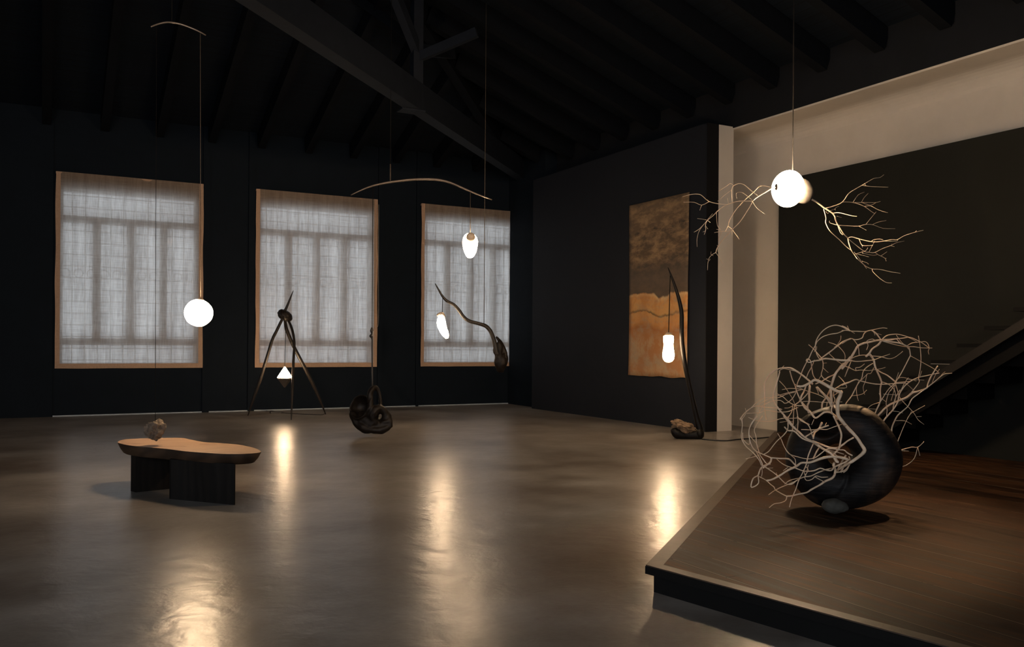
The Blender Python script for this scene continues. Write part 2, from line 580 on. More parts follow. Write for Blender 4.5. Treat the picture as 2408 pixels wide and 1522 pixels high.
m_step = simple('black_steel_stair', (0.0015, 0.0015, 0.0015), (0.0022, 0.0020, 0.0020), 4, 0.6, 0.03, spec=0.08)
m_rail = simple('dark_timber_stringer', (0.007, 0.0055, 0.0045), (0.010, 0.008, 0.0065), 6, 0.5, 0.1, spec=0.2)
m_lit_steel = simple('lit_steel_edge', (0.55, 0.52, 0.48), (0.65, 0.62, 0.57), 4, 0.3, 0, metal=0.8)

# ------------------------------------------------------------------ room shell
struct(obj('floor', bx(LEFT_X - .3, 12.2, REAR_Y - .3, BACK_Y + .6, -0.3, 0.0), m_floor))
# window wall with three openings: built as one wall mesh
OPEN = [(0.27, 2.92), (4.20, 6.86), (8.13, 10.76)]
OZ0, OZ1 = 1.03, 4.62
bm = bmesh.new()
xs = [LEFT_X - .3] + [v_ for o2 in OPEN for v_ in o2] + [12.2]
WT = 0.42
for i in range(0, len(xs), 2):
    box(bm, xs[i], xs[i + 1], BACK_Y, BACK_Y + WT, 0, EAVE + .3)
for (a, b2) in OPEN:
    box(bm, a, b2, BACK_Y, BACK_Y + WT, 0, OZ0)
    box(bm, a, b2, BACK_Y, BACK_Y + WT, OZ1, EAVE + .3)
struct(obj('wall_back', bm, m_wall))
# shallow pilasters either side of the window bays
for i, (a, b2) in enumerate(((LEFT_X, 0.16), (3.02, 3.16), (3.98, 4.12), (6.98, 7.1), (7.95, 8.02))):
    struct(obj('trim_%d' % (i + 1), bx(a, b2, BACK_Y - .05, BACK_Y, 0, EAVE), m_wall))
struct(obj('floor_strip_back', bx(0.17, OUT_X, BACK_Y - .035, BACK_Y, 0.0, 0.022), m_strip))  # thin pale blue strip along the foot of the window wall
struct(obj('wall_left', bx(LEFT_X - .3, LEFT_X, REAR_Y, BACK_Y, 0, EAVE + .2), m_wall))
struct(obj('wall_rear', bx(LEFT_X - .3, 12.2, REAR_Y - .3, REAR_Y, 0, EAVE + .2), m_wall))
# right side: thin partition, cream return, niche wall, half-height dark wall, header
bm = bx(WALL_X, WALL_X + .02, 11.95, 18.12, 0, 5.42)
struct(obj('wall_partition', bm, m_part))
bm = bx(WALL_X + .02, WALL_X + .26, 11.95, 18.12, 0, 5.42)
box(bm, WALL_X, WALL_X + .26, 11.93, 11.95, 0, 5.42)
struct(obj('wall_partition_end', bm, m_edge))
struct(obj('wall_niche_return', bx(10.49, OUT_X, 11.93, 18.0, 0, 5.42), m_cream))
struct(obj('wall_right_far', bx(10.49, 12.2, 18.0, BACK_Y, 0, EAVE), m_wall))
struct(obj('wall_niche', bx(11.62, 11.9, REAR_Y, 18.0, 0, 5.45), m_cream))
# cream soffit with a coved junction
bm = bmesh.new()
prof = [(OUT_X, 5.37), (11.30, 5.37)]
for k in range(9):
    a = math.pi / 2 * k / 8
    prof.append((11.30 + .33 * math.sin(a), 5.37 - .30 * (1 - math.cos(a))))
prof += [(11.66, 5.07), (11.66, 5.50), (OUT_X, 5.50)]
A_ = [bm.verts.new((p[0], REAR_Y, p[1])) for p in prof]; B_ = [bm.verts.new((p[0], 18.0, p[1])) for p in prof]
for i in range(len(prof)):
    j = (i + 1) % len(prof)
    bm.faces.new((A_[i], A_[j], B_[j], B_[i]))
bm.faces.new(A_); bm.faces.new(B_[::-1])
struct(obj('ceiling_niche', bm, m_cream))
struct(obj('wall_header', bx(OUT_X - .02, OUT_X + .22, REAR_Y, 18.0, 5.40, EAVE + .3), m_header))
struct(obj('wall_right', bx(WALL_X, WALL_X + .12, REAR_Y, 10.23, 0, 4.13), m_low))

# hipped roof
MX = (LEFT_X + OUT_X) / 2
HALF = OUT_X - MX
RIDGE_Z = EAVE + SLOPE * HALF
RA = (MX, BACK_Y - HALF, RIDGE_Z); RB = (MX, REAR_Y + 1.0, RIDGE_Z)


def slab(name, pts, mat, t=0.12):
    bm = bmesh.new()
    lo = [bm.verts.new(p) for p in pts]; hi = [bm.verts.new((p[0], p[1], p[2] + t)) for p in pts]
    bm.faces.new(lo); bm.faces.new(hi[::-1])
    n = len(pts)
    for i in range(n):
        bm.faces.new((lo[i], lo[(i + 1) % n], hi[(i + 1) % n], hi[i]))
    return struct(obj(name, bm, mat))


slab('ceiling_hip', [(LEFT_X, BACK_Y, EAVE), (OUT_X, BACK_Y, EAVE), RA], m_roofA)
slab('ceiling_right', [(OUT_X, BACK_Y, EAVE), (OUT_X, REAR_Y, EAVE), (MX, REAR_Y, RIDGE_Z), RA], m_roofB)
slab('ceiling_left', [(LEFT_X, REAR_Y, EAVE), (LEFT_X, BACK_Y, EAVE), RA, (MX, REAR_Y, RIDGE_Z)], m_roofB)
slab('wall_gable', [(LEFT_X, REAR_Y, EAVE), (MX, REAR_Y, RIDGE_Z), (OUT_X, REAR_Y, EAVE)], m_wall, 0.01)
RD = 0.34


def rafter(a, b2, w=0.16):
    o = obj('rafter', beam(bmesh.new(), a, b2, w, RD), m_rafter)
    return struct(o)


off = RD / 2 / math.cos(math.atan(SLOPE)) + .003
for k in range(-9, 11):
    x = 0.03 + 1.052 * k
    if abs(x - MX) > HALF - .4:
        continue
    run = HALF - abs(x - MX) - .12
    rafter((x, BACK_Y - .02, EAVE - off), (x, BACK_Y - run, EAVE + SLOPE * run - off))
for k in range(-9, 10):
    y = 8.77 + 1.065 * k
    if y > BACK_Y - .5 or y < REAR_Y + .3:
        continue
    run = min(HALF, BACK_Y - y) - .12
    rafter((OUT_X - .03, y, EAVE - off), (OUT_X - run, y, EAVE + SLOPE * run - off), 0.18)
d2 = 1 / math.sqrt(2)
struct(obj('rafter', beam(bmesh.new(), (OUT_X - .05, BACK_Y - .05, EAVE - .24), (RA[0], RA[1], RA[2] - .24), .2, .42), m_rafter))
struct(obj('rafter', beam(bmesh.new(), (LEFT_X + .05, BACK_Y - .05, EAVE - .24), (RA[0], RA[1], RA[2] - .24), .2, .42), m_rafter))

# diagonal timber truss under the hip
DIA = 8.75
root = thing('roof_truss', 'heavy dark timber truss crossing diagonally under the roof into the far corner', 'roof truss', (5.73, 14.48, 5.65))
root['kind'] = 'structure'
TB = 5.65
obj('tie_beam', beam(bmesh.new(), (-1.2, -1.2 + DIA, TB + .24), (10.75, 10.75 + DIA, TB + .24), .25, .48), m_truss, root)
px_ = 5.83
obj('king_post', bx(px_ - .09, px_ + .09, px_ + DIA - .09, px_ + DIA + .09, TB, 8.0), m_truss, root)
obj('strap', bx(px_ - .32, px_ + .12, px_ + DIA - .14, px_ + DIA + .14, TB - .022, TB), m_truss, root)
obj('brace', beam(bmesh.new(), (px_, px_ + DIA, 6.75), (px_ - 1.7, px_ - 1.7 + DIA, 8.3), .14, .2), m_truss, root)
obj('brace', beam(bmesh.new(), (px_, px_ + DIA, 6.75), (px_ + 1.25, px_ + 1.25 + DIA, 7.25), .14, .2), m_truss, root)
obj('brace', beam(bmesh.new(), (px_, px_ + DIA, 6.9), (px_ - .95, px_ + .95 + DIA, 7.9), .1, .16), m_rafter, root)
obj('brace', beam(bmesh.new(), (px_, px_ + DIA, 6.6), (px_ + .8, px_ - .8 + DIA, 6.95), .1, .16), m_truss, root)

# ------------------------------------------------------------------ windows
def window(n, x0, x1):
    fy = BACK_Y + .07
    w = bpy.data.objects.new('window_%d' % n, None); COL.objects.link(w); w.location = (x0, fy, OZ0)
    struct(w)
    fr = bmesh.new()
    t = .07
    box(fr, x0, x0 + t, fy, fy + .08, OZ0, OZ1); box(fr, x1 - t, x1, fy, fy + .08, OZ0, OZ1)
    box(fr, x0 + t, x1 - t, fy, fy + .08, OZ0, OZ0 + .05); box(fr, x0 + t, x1 - t, fy, fy + .08, OZ1 - t, OZ1)
    box(fr, x0 + t, x1 - t, fy - .02, fy + .08, 3.93, 4.07)       # transom
    box(fr, x0 + t, x1 - t, fy - .02, fy + .08, 1.44, 1.58)       # lower rail
    wd = x1 - x0
    for k, ww in ((.26, .15), (.50, .15), (.745, .13)):
        cx = x0 + wd * k
        box(fr, cx - ww / 2, cx + ww / 2, fy - .02, fy + .08, 1.58, 3.93)
    obj('window_frame', fr, m_winframe, w)
    for (z0, z1) in ((OZ0 + .05, 1.44), (1.58, 3.93), (4.07, OZ1 - t)):
        obj('window_pane', bx(x0 + t, x1 - t, fy + .035, fy + .041, z0, z1), m_glass, w)
    # iron security grille on the outer face of the wall
    g = bmesh.new()
    gy = BACK_Y + WT - .10
    k = 0
    nz = 14
    for i in range(nz + 1):
        z = OZ0 + .1 + (OZ1 - OZ0 - .2) * i / nz
        box(g, x0, x1, gy, gy + .02, z - .009, z + .009)
    nx = 11
    for i in range(1, nx):
        x = x0 + wd * i / nx
        box(g, x - .009, x + .009, gy, gy + .02, OZ0, OZ1)
    rz = 2.92
    for i in range(nx):
        cx = x0 + wd * (i + .5) / nx
        pts = []
        for q in range(13):
            a = 2 * math.pi * q / 12
            pts.append((Vector((cx + .085 * math.cos(a), gy + .01, rz + .085 * math.sin(a))), .010))
        tube(g, pts, 5, 1)
    obj('iron_grille', g, m_iron, w)


for i, (a, b2) in enumerate(OPEN):
    window(i + 1, a, b2)

# daylight sky portals just outside each window
for i, (a, b2) in enumerate(OPEN):
    d = bpy.data.lights.new('sky_portal', 'AREA'); d.shape = 'RECTANGLE'
    d.size = b2 - a; d.size_y = OZ1 - OZ0
    d.cycles.is_portal = True
    o = bpy.data.objects.new('sky_portal', d); COL.objects.link(o)
    o.location = ((a + b2) / 2, BACK_Y + WT + .02, (OZ0 + OZ1) / 2)
    o.rotation_euler = (math.radians(-90), 0, 0)


# ------------------------------------------------------------------ blinds
def cloth(x0, x1, z0, z1, seed, y=BACK_Y - .075):
    bm = bmesh.new()
    nx, nz = 66, 80
    g = []
    for j in range(nz + 1):
        row = []
        for i in range(nx + 1):
            u, v2 = i / nx, j / nz
            x = x0 + (x1 - x0) * u; z = z0 + (z1 - z0) * v2
            amp = .016 * (1 - v2) ** .5 + .004
            dy = amp * math.sin(x * 7 + seed + 1.4 * noise.noise(Vector((x, z * .3, seed)))) * .6
            dy += .012 * noise.noise(Vector((x * 2.6, z * .9, seed + 3)))
            dy += .004 * math.sin(z * 14 + seed)
            ew = .012 * noise.noise(Vector((z * 1.3, seed, 2 if u < .5 else 9)))
            if i == 0 or i == nx:
                x += ew
            row.append(bm.verts.new((x, y + dy, z + (.006 * noise.noise(Vector((x * 2, seed, 0))) if j == 0 else 0))))
        g.append(row)
    for j in range(nz):
        for i in range(nx):
            f = bm.faces.new((g[j][i], g[j][i + 1], g[j + 1][i + 1], g[j + 1][i]))
            if j < 2 or i < 2 or i >= nx - 2:
                f.material_index = 1      # folded, opaque hem
    return bm


BL = [(0.20, 3.02, 'large linen blind over the leftmost window, behind the hanging round globe'),
      (4.13, 6.95, 'linen blind over the middle window, behind the tripod lamp'),
      (8.06, 10.87, 'linen blind over the rightmost window, behind the curved hanging root')]
for i, (a, b2, lb) in enumerate(BL):
    r = thing('window_blind', lb, 'blind', ((a + b2) / 2, BACK_Y - .08, 0.96), 'linen blinds on the window wall')
    b3 = min(b2, OUT_X - .01)
    obj('cloth', cloth(a, b3, .965, 4.92, i * 5 + 1), [m_cloth, m_hem], r, True, recalc=False)
    h = bx(a, b3, BACK_Y - .07, BACK_Y - .01, 4.875, 4.915)
    obj('head_rail', h, m_hem, r)
    if i:
        x = b3 + .015 if i == 1 else OUT_X - .03
        zt, zb = 4.8, 1.9
        pts = [(Vector((x, BACK_Y - .09, zt)), .005), (Vector((x, BACK_Y - .10, 3.2)), .005), (Vector((x + .01, BACK_Y - .10, 2.1)), .005),
               (Vector((x - .03, BACK_Y - .10, zb)), .005), (Vector((x - .10, BACK_Y - .10, 2.0)), .005), (Vector((x - .075, BACK_Y - .10, 3.2)), .005), (Vector((x - .06, BACK_Y - .10, zt)), .005)]
        obj('pull_cord', tube(bmesh.new(), pts, 5, 4), m_cord, r, True)

# ------------------------------------------------------------------ stage platform
plat = thing('stage_platform', 'low wooden stage with dark stained planks under the twig-filled ring', 'platform', (3.26, 4.34, 0))
C0 = Vector((3.26, 4.34)); D1 = (Vector((10.225, 10.28)) - C0).normalized(); D2 = (Vector((3.575, 2.61)) - C0).normalized()
E1 = Vector((10.225, 10.28)); E2 = C0 + D2 * 7.5
TOPZ = .16
n1 = Vector((D1.y, -D1.x)); n2 = Vector((-D2.y, D2.x))
tw1, tw2 = .10, .085


def isect(p, d, q, e):
    den = d.x * e.y - d.y * e.x
    t = ((q.x - p.x) * e.y - (q.y - p.y) * e.x) / den
    return p + d * t


inner = isect(C0 + n1 * tw1, D1, C0 + n2 * tw2, D2)
E1i = isect(C0 + n1 * tw1, D1, Vector((10.225, 0)), Vector((0, 1)))
E2i = E2 + n2 * tw2
BR = Vector((10.225, E2.y))
prism_pts = [inner, E1i, BR, E2i]
obj('plank_deck', prism(bmesh.new(), prism_pts, .10, TOPZ), m_plank, plat)
obj('edge_trim', prism(bmesh.new(), [C0, E1, E1i, inner], .112, TOPZ + .001), m_nosing, plat)
obj('edge_trim', prism(bmesh.new(), [C0, inner, E2i, E2], .112, TOPZ + .001), m_nosing, plat)
C1 = isect(C0 + n1 * .05, D1, C0 + n2 * .025, D2)
obj('fascia', prism(bmesh.new(), [C1, isect(C0 + n1 * .05, D1, Vector((10.225, 0)), Vector((0, 1))), BR, E2 + n2 * .025], 0, .112), m_fascia, plat)
cc_ = C0 + n2 * .001
bm = bmesh.new()
prism(bm, [C0 - n2 * .006, C0 + n2 * .0, E2 + n2 * .0, E2 - n2 * .006], .108, TOPZ - .006)
obj('edge_fascia', bm, m_fascia, plat)

# ------------------------------------------------------------------ staircase
st = thing('staircase', 'black open staircase rising to the right against the dark wall', 'staircase', (9.0, 8.3, TOPZ))
RISE, RUN, Y0, Z0 = .205, .345, 9.17, .12
NS = 20
SX = 9.66
for k in range(1, NS):
    yf = Y0 - RUN * k; z = Z0 + RISE * k
    t_ = obj('tread', bx(SX, WALL_X - .01, yf - RUN - .46, yf, z - .045, z), m_step, st)
    if k < 7:
        obj('lit_metal_edge', bx(SX - .004, SX, yf - .40, yf, z - .048, z - .041), m_lit_steel, t_)  # bright steel strip stands in for light caught on the lower tread edges
    obj('riser', bx(SX + .03, WALL_X - .01, yf - RUN - .46, yf - .50, max(TOPZ + .001, z - .05 - RISE), z - .046), m_step, st)
SL = RISE / RUN
ya, yb = 8.05, 2.35
obj('stringer', beam(bmesh.new(), (9.60, ya, .30), (9.60, yb, .30 + SL * (ya - yb)), .06, .20), m_step, st)
obj('handrail', beam(bmesh.new(), (9.52, ya, .46), (9.52, yb, .46 + SL * (ya - yb)), .08, .10), m_rail, st)

# ------------------------------------------------------------------ tapestry
m_tap, nt, b = new_mat('dyed_tapestry_cloth')
tc = N(nt, 'ShaderNodeTexCoord'); sp = N(nt, 'ShaderNodeSeparateXYZ'); nt.links.new(tc.outputs['Object'], sp.inputs[0])
Zc = sp.outputs[2]
v = coords(nt, (1, 1, 1))
n_big = ntex(nt, coords(nt, (1, 0.8, 2.4)), 1.5, 5, 0.6, 0.6)
n_edge = ntex(nt, coords(nt, (1, 1.0, 0.3)), 1.9, 3, 0.5, 0.0)
n_fine = ntex(nt, v, 7, 6, 0.65, 1.0)
zz = math_(nt, 'DIVIDE', Zc, 3.35)
zw = math_(nt, 'ADD', zz, math_(nt, 'MULTIPLY', math_(nt, 'SUBTRACT', n_edge, 0.5), 0.12))
colz = ramp(nt, zw, [(0.0, (0.42, 0.25, 0.12)), (0.10, (0.36, 0.24, 0.14)), (0.19, (0.40, 0.25, 0.13)), (0.27, (0.30, 0.12, 0.035)), (0.30, (0.46, 0.22, 0.07)),
                     (0.352, (0.48, 0.25, 0.085)), (0.36, (0.10, 0.065, 0.03)), (0.372, (0.48, 0.26, 0.09)), (0.44, (0.50, 0.25, 0.08)),
                     (0.462, (0.58, 0.38, 0.18)), (0.470, (0.075, 0.052, 0.035)), (0.55, (0.085, 0.062, 0.045)), (0.62, (0.060, 0.045, 0.033)),
                     (0.70, (0.085, 0.055, 0.032)), (0.82, (0.075, 0.052, 0.034)), (0.836, (0.035, 0.025, 0.018)), (0.85, (0.10, 0.066, 0.04)), (1.0, (0.11, 0.075, 0.045))])
upm = math_(nt, 'GREATER_THAN', zw, 0.47)
n_mid = ntex(nt, coords(nt, (1, 0.8, 1.9)), 3.4, 7, 0.70, 0.25)
n_rust = ntex(nt, coords(nt, (1, 1.6, 1.3)), 2.2, 8, 0.72, 0.2)
tan = ramp(nt, n_mid, [(0.42, (0.0, 0.0, 0.0)), (0.62, (1, 1, 1))])
amt = ramp(nt, zz, [(0.50, (0.10, 0.10, 0.10)), (0.60, (0.15, 0.15, 0.15)), (0.68, (0.85, 0.85, 0.85)), (1.0, (0.75, 0.75, 0.75))])
upper = mix(nt, colz, (0.275, 0.175, 0.092), mix(nt, tan, amt, 1.0, 'MULTIPLY'))
rustm = ramp(nt, n_rust, [(0.44, (0, 0, 0)), (0.58, (1, 1, 1))])
amt2 = ramp(nt, zz, [(0.0, (0.55, 0.55, 0.55)), (0.2, (0.75, 0.75, 0.75)), (0.33, (0.3, 0.3, 0.3)), (0.45, (0.55, 0.55, 0.55))])
lower = mix(nt, mix(nt, colz, (0.30, 0.235, 0.165), mix(nt, ramp(nt, n_mid, [(0.48, (0, 0, 0)), (0.64, (1, 1, 1))]), (0.6, 0.6, 0.6), 1.0, 'MULTIPLY')),
            (0.34, 0.115, 0.022), mix(nt, rustm, amt2, 1.0, 'MULTIPLY'))
nt.links.new(mix(nt, lower, upper, upm), b.inputs['Base Color'])
b.inputs['Roughness'].default_value = 0.85
bump(nt, b, n_fine, 0.1, 0.005)
bm = bmesh.new()
gx, gz = 20, 34
G = []
for side in (0, 1):
    L_ = []
    for j in range(gz + 1):
        row = []
        for i in range(gx + 1):
            y = 12.385 + (14.185 - 12.385) * i / gx; z = .925 + 3.345 * j / gz
            xx = WALL_X - .035 - .012 * math.sin(z * 1.2 + y) - .008 * noise.noise(Vector((y * 1.5, z * .8, 4))) + side * .006
            y2 = y + (.012 * noise.noise(Vector((z * 1.2, 3, i * 0.))) if i in (0, gx) else 0)
            z2 = z + (.02 * noise.noise(Vector((y * 3, 7, 1))) if j == 0 else 0)
            row.append(bm.verts.new((xx, y2, z2)))
        L_.append(row)
    G.append(L_)
for L_ in G:
    for j in range(gz):
        for i in range(gx):
            bm.faces.new((L_[j][i], L_[j][i + 1], L_[j + 1][i + 1], L_[j + 1][i]))
for i in range(gx):
    for j in (0, gz):
        bm.faces.new((G[0][j][i], G[0][j][i + 1], G[1][j][i + 1], G[1][j][i]))
for j in range(gz):
    for i in (0, gx):
        bm.faces.new((G[0][j][i], G[0][j + 1][i], G[1][j + 1][i], G[1][j][i]))
for v_ in bm.verts:
    v_.co -= Vector((WALL_X - .03, 12.385, .925))
tp_o = obj('tapestry', bm, m_tap, None, True)
tp_o.location = (WALL_X - .03, 12.385, .925)
tag(tp_o, 'tall wall hanging, smoky brown above and rust orange below, on the dark partition', 'tapestry')

# ------------------------------------------------------------------ bench
def smooth_loop(pts, n=6):
    out = []
    m = len(pts)
    for i in range(m):
        p0, p1, p2, p3 = (pts[(i - 1) % m], pts[i], pts[(i + 1) % m], pts[(i + 2) % m])
        for k in range(n):
            t = k / n
            out.append(0.5 * ((2 * p1) + (p2 - p0) * t + (2 * p0 - 5 * p1 + 4 * p2 - p3) * t * t + (3 * p1 - p0 - 3 * p2 + p3) * t ** 3))
    return out


ZT = .47
ol = [(277, 1040), (290, 1034), (325, 1031.5), (380, 1030), (428, 1030), (448, 1034), (480, 1040), (520, 1042.5), (560, 1046), (595, 1053), (613.5, 1062),
      (600, 1066), (560, 1068), (520, 1067.5), (480, 1065), (440, 1062), (400, 1057), (360, 1053), (320, 1050), (290, 1045)]
lp = smooth_loop([onz(x, y, ZT) for x, y in ol], 5)
cen = sum(lp, Vector()) / len(lp)
bench = thing('wooden_bench', 'low bench with blond live-edge slab top on two dark slab legs', 'bench', (cen.x, cen.y, 0))
bm = bmesh.new()
rings = []
for (sc_, z) in ((1.0, ZT), (1.004, ZT - .006), (.965, ZT - .06), (.92, ZT - .10), (.90, ZT - .108)):
    rings.append([bm.verts.new((cen.x + (p.x - cen.x) * sc_, cen.y + (p.y - cen.y) * sc_, z)) for p in lp])
n = len(lp)
ft = bm.faces.new(rings[0])
ft.material_index = 0
for a in range(len(rings) - 1):
    for i in range(n):
        f = bm.faces.new((rings[a][i], rings[a][(i + 1) % n], rings[a + 1][(i + 1) % n], rings[a + 1][i]))
        f.material_index = 1
        f.smooth = a > 0
f = bm.faces.new(rings[-1][::-1]); f.material_index = 1
obj('slab_top', bm, [m_top, m_bark], bench)


def leg_slab(pts, z0, z1, flare=1.06):
    c_ = sum((Vector(p) for p in pts), Vector((0, 0))) / len(pts)
    bm = bmesh.new()
    lo = [bm.verts.new((c_.x + (p[0] - c_.x) * flare, c_.y + (p[1] - c_.y) * flare, z0)) for p in pts]
    hi = [bm.verts.new((p[0], p[1], z1)) for p in pts]
    k = len(pts)
    bm.faces.new(lo[::-1]); bm.faces.new(hi)
    for i in range(k):
        bm.faces.new((lo[i], lo[(i + 1) % k], hi[(i + 1) % k], hi[i]))
    return bm


a = onz(392, 1173, 0).xy; b2 = onz(551, 1188, 0).xy
dr = (b2 - a).normalized(); nr = Vector((-dr.y, dr.x))
if nr.dot(FWD.xy) < 0:
    nr = -nr
q = []
for k in range(7):
    t = math.pi * k / 6
    q.append(a + dr * (.05 - .05 * math.sin(t)) + nr * (.055 - .055 * math.cos(t)))
q += [b2 - dr * .03 + nr * .035, b2 + nr * .012, b2]
obj('leg', leg_slab([tuple(p) for p in q[::-1]], 0, ZT - .09, 1.0), m_char, bench)
a = onz(314, 1158, 0).xy
d3 = (onz(395, 1150, 0).xy - a).normalized(); 
a2 = a + d3 * .62
e3 = Vector((-d3.y, d3.x))
if e3.dot(FWD.xy) < 0:
    e3 = -e3
obj('leg', leg_slab([tuple(a + dr * .030), tuple(a2 + dr * .0), tuple(a2 + e3 * .09), tuple(a + e3 * .09)], 0, ZT - .09, 1.0), m_char, bench)

# ------------------------------------------------------------------ lamps
def lamp_mat(name, strength, col=WARM):
    return glow(name, col, strength)


m_l1 = lamp_mat('glowing_opal_glass_globe', 80)
m_l2 = lamp_mat('glowing_alabaster_egg', 45)
m_l3 = lamp_mat('glowing_alabaster_bean', 60)
m_l4 = lamp_mat('glowing_pyramid_glass', 60)
m_l5 = lamp_mat('glowing_gourd_glass', 60)
m_l6 = lamp_mat('glowing_large_globe_glass', 195)


def roof_z(p):
    return EAVE + SLOPE * min(BACK_Y - p.y, OUT_X - p.x, p.x - LEFT_X)


def wire(name, a, b2, r, mat, parent):
    return obj(name, tube(bmesh.new(), [(a, r), ((a + b2) / 2, r), (b2, r)], 6, 1), mat, parent, True)


# left mobile: arc bar, round globe, rough stone
D = 9.3
top = P(404, 52, D)
mob = thing('hanging_mobile_lamp', 'hanging globe lamp balanced by a rough stone on a short curved bar', 'pendant lamp', tuple(top))
arc = [(355, 63), (370, 57), (390, 52.5), (405, 53), (425, 57), (450, 66), (470, 75), (484, 83)]
obj('balance_bar', tube(bmesh.new(), [(P(x, y, D + .25 * (i / 7 - .5)), .0055 + .004 * math.sin(math.pi * (i + .5) / 8)) for i, (x, y) in enumerate(arc)], 8, 3), m_bronze, mob, True)
g1 = P(467, 736, D)
wire('suspension_cable', top, Vector((top.x, top.y, roof_z(top))), .004, m_darkwire, mob)
R1 = .1425
gt = P(472, 706, D)
obj('globe_shade', ball(bmesh.new(), g1, R1, 4, 1, 1, 1.01, .05, 1.4, 3), m_l1, mob, True)
tp0 = P(471, 75, D + .12)
obj('lamp_cord', tube(bmesh.new(), [(tp0, .004), ((tp0 + gt) / 2, .004), (Vector((gt.x, gt.y, g1.z + R1 - .01)), .004)], 6, 1), m_wire, mob, True)
obj('lamp_cap', lathe(bmesh.new(), [(.0, .014), (.032, .012), (.04, 0), (.04, -.006), (0, -.006)], (g1.x + .015, g1.y, g1.z + R1 - .006)), m_cap, mob, True)
sp1 = P(368, 60, D - .1)
stp = P(366, 1000, fwd_of(onz(366, 1041, .50)))
stp = onz(366, 1041, .50); stp_c = Vector((stp.x, stp.y, 0)) + Vector((0, 0, .485))
cst = P(365, 1013, fwd_of(stp))
wire('stone_cord', sp1, Vector((cst.x, cst.y, cst.z + .06)), .0028, m_darkwire, mob)
bm = bmesh.new()
kx = fwd_of(stp) / FOC
ball(bm, cst, 24 * kx, 5, .90, .85, .98, .30, 1.7, 11, VF, 4)
for v_ in bm.verts:
    dz = (cst.z - v_.co.z) / (24 * kx)
    if dz > 0.1:
        s_ = max(.62, 1 - .40 * (dz - .1))
        v_.co.x = cst.x + (v_.co.x - cst.x) * s_; v_.co.y = cst.y + (v_.co.y - cst.y) * s_
    # hollow on the upper right face
    rel = VF.transposed() @ (v_.co - cst)
    dh = (rel - Vector((.5 * 24 * kx, -.6 * 24 * kx, .25 * 24 * kx))).length / (24 * kx)
    if dh < .42:
        v_.co -= (v_.co - cst) * .35 * (1 - dh / .42)
mn = min(v_.co.z for v_ in bm.verts)
for v_ in bm.verts:
    v_.co.z += (ZT + .004 - mn) if mn < ZT + .004 else 0
obj('counterweight_stone', bm, m_rock, mob, True)

# right mobile: long bowed bar, egg lamp, black root sculpture
D = 14.3
top = P(918, 425, D)
mob = thing('hanging_mobile_lamp', 'hanging egg lamp balanced by a black root on a long bowed bar', 'pendant lamp', tuple(top))
arc = [(825, 459), (850, 447), (875, 437.5), (905, 430.5), (940, 425.5), (975, 422), (1010, 421.5), (1035, 423.5), (1060, 430), (1090, 443), (1120, 456), (1157, 470)]
obj('balance_bar', tube(bmesh.new(), [(P(x, y, D), .008 + .018 * math.sin(math.pi * (i + .3) / 12)) for i, (x, y) in enumerate(arc)], 8, 3, flat=.8), m_bronze, mob, True)
obj('rod', tube(bmesh.new(), [(P(918, 386, D), .011), (P(918, 408, D), .011), (P(918, 429, D), .011)], 8, 1), m_wire, mob, True)
wire('suspension_cable', P(918, 388, D), Vector((top.x, top.y, min(roof_z(top), 5.0 + 2.2))), .005, m_darkwire, mob)
egg = P(1105.5, 578, D)
k = D / FOC
prof = [(0, 29.5), (7, 28.5), (12, 25), (16, 19), (18.2, 11), (18, 3), (16.5, -6), (13.5, -16), (10, -23), (6, -27.5), (0, -29.5)]
obj('egg_shade', lathe(bmesh.new(), [(r * k, h * k) for r, h in prof], egg, seg=28, wob=.04, seed=2), m_l2, mob, True)
obj('lamp_cap', ball(bmesh.new(), P(1107, 558, D - .11), 11.0 * k, 3, 1, .8, 1), m_cap, mob, True)
wire('lamp_cord', P(1106, 452, D), P(1106, 553, D), .005, m_wire, mob)
wire('root_cord', P(877, 438, D), P(875, 776, D), .005, m_darkwire, mob)
obj('rope', tube(bmesh.new(), [(P(875, 770, D), .012), (P(874, 778, D), .028), (P(875, 785, D), .016), (P(873, 791, D), .028), (P(875, 800, D), .014), (P(875, 850, D), .013), (P(876, 914, D), .013)], 7, 3, .4), m_black, mob, True)
k = D / FOC


def VP(x, y, dd=0.0):
    return P(x, y, D + dd)


bm = bmesh.new()
# bowl-shaped disc on the left
cb = VP(844, 957, 0)
ax_b = (RGT * -.38 - FWD * .85 + UPV * .30).normalized()
sb = ax_b.cross(UPV).normalized(); ub = sb.cross(ax_b)
prev = None
layers = []
for (rr, dep) in ((.02, .17), (.35, .155), (.62, .11), (.82, .05), (.93, -.01), (1.02, .0), (1.02, .06), (.85, .16), (.55, .23), (.02, .26)):
    ring = []
    for q_ in range(32):
        a_ = 2 * math.pi * q_ / 32
        wz = 1 + .10 * noise.noise(Vector((math.cos(a_) * 1.5, math.sin(a_) * 1.5, 5)))
        ring.append(bm.verts.new(cb + sb * (math.cos(a_) * rr * 26 * k * wz) + ub * (math.sin(a_) * rr * 29 * k * wz) - ax_b * dep))
    layers.append(ring)
for i in range(len(layers) - 1):
    for q_ in range(32):
        bm.faces.new((layers[i][q_], layers[i][(q_ + 1) % 32], layers[i + 1][(q_ + 1) % 32], layers[i + 1][q_]))
bm.faces.new(layers[0]); bm.faces.new(layers[-1][::-1])
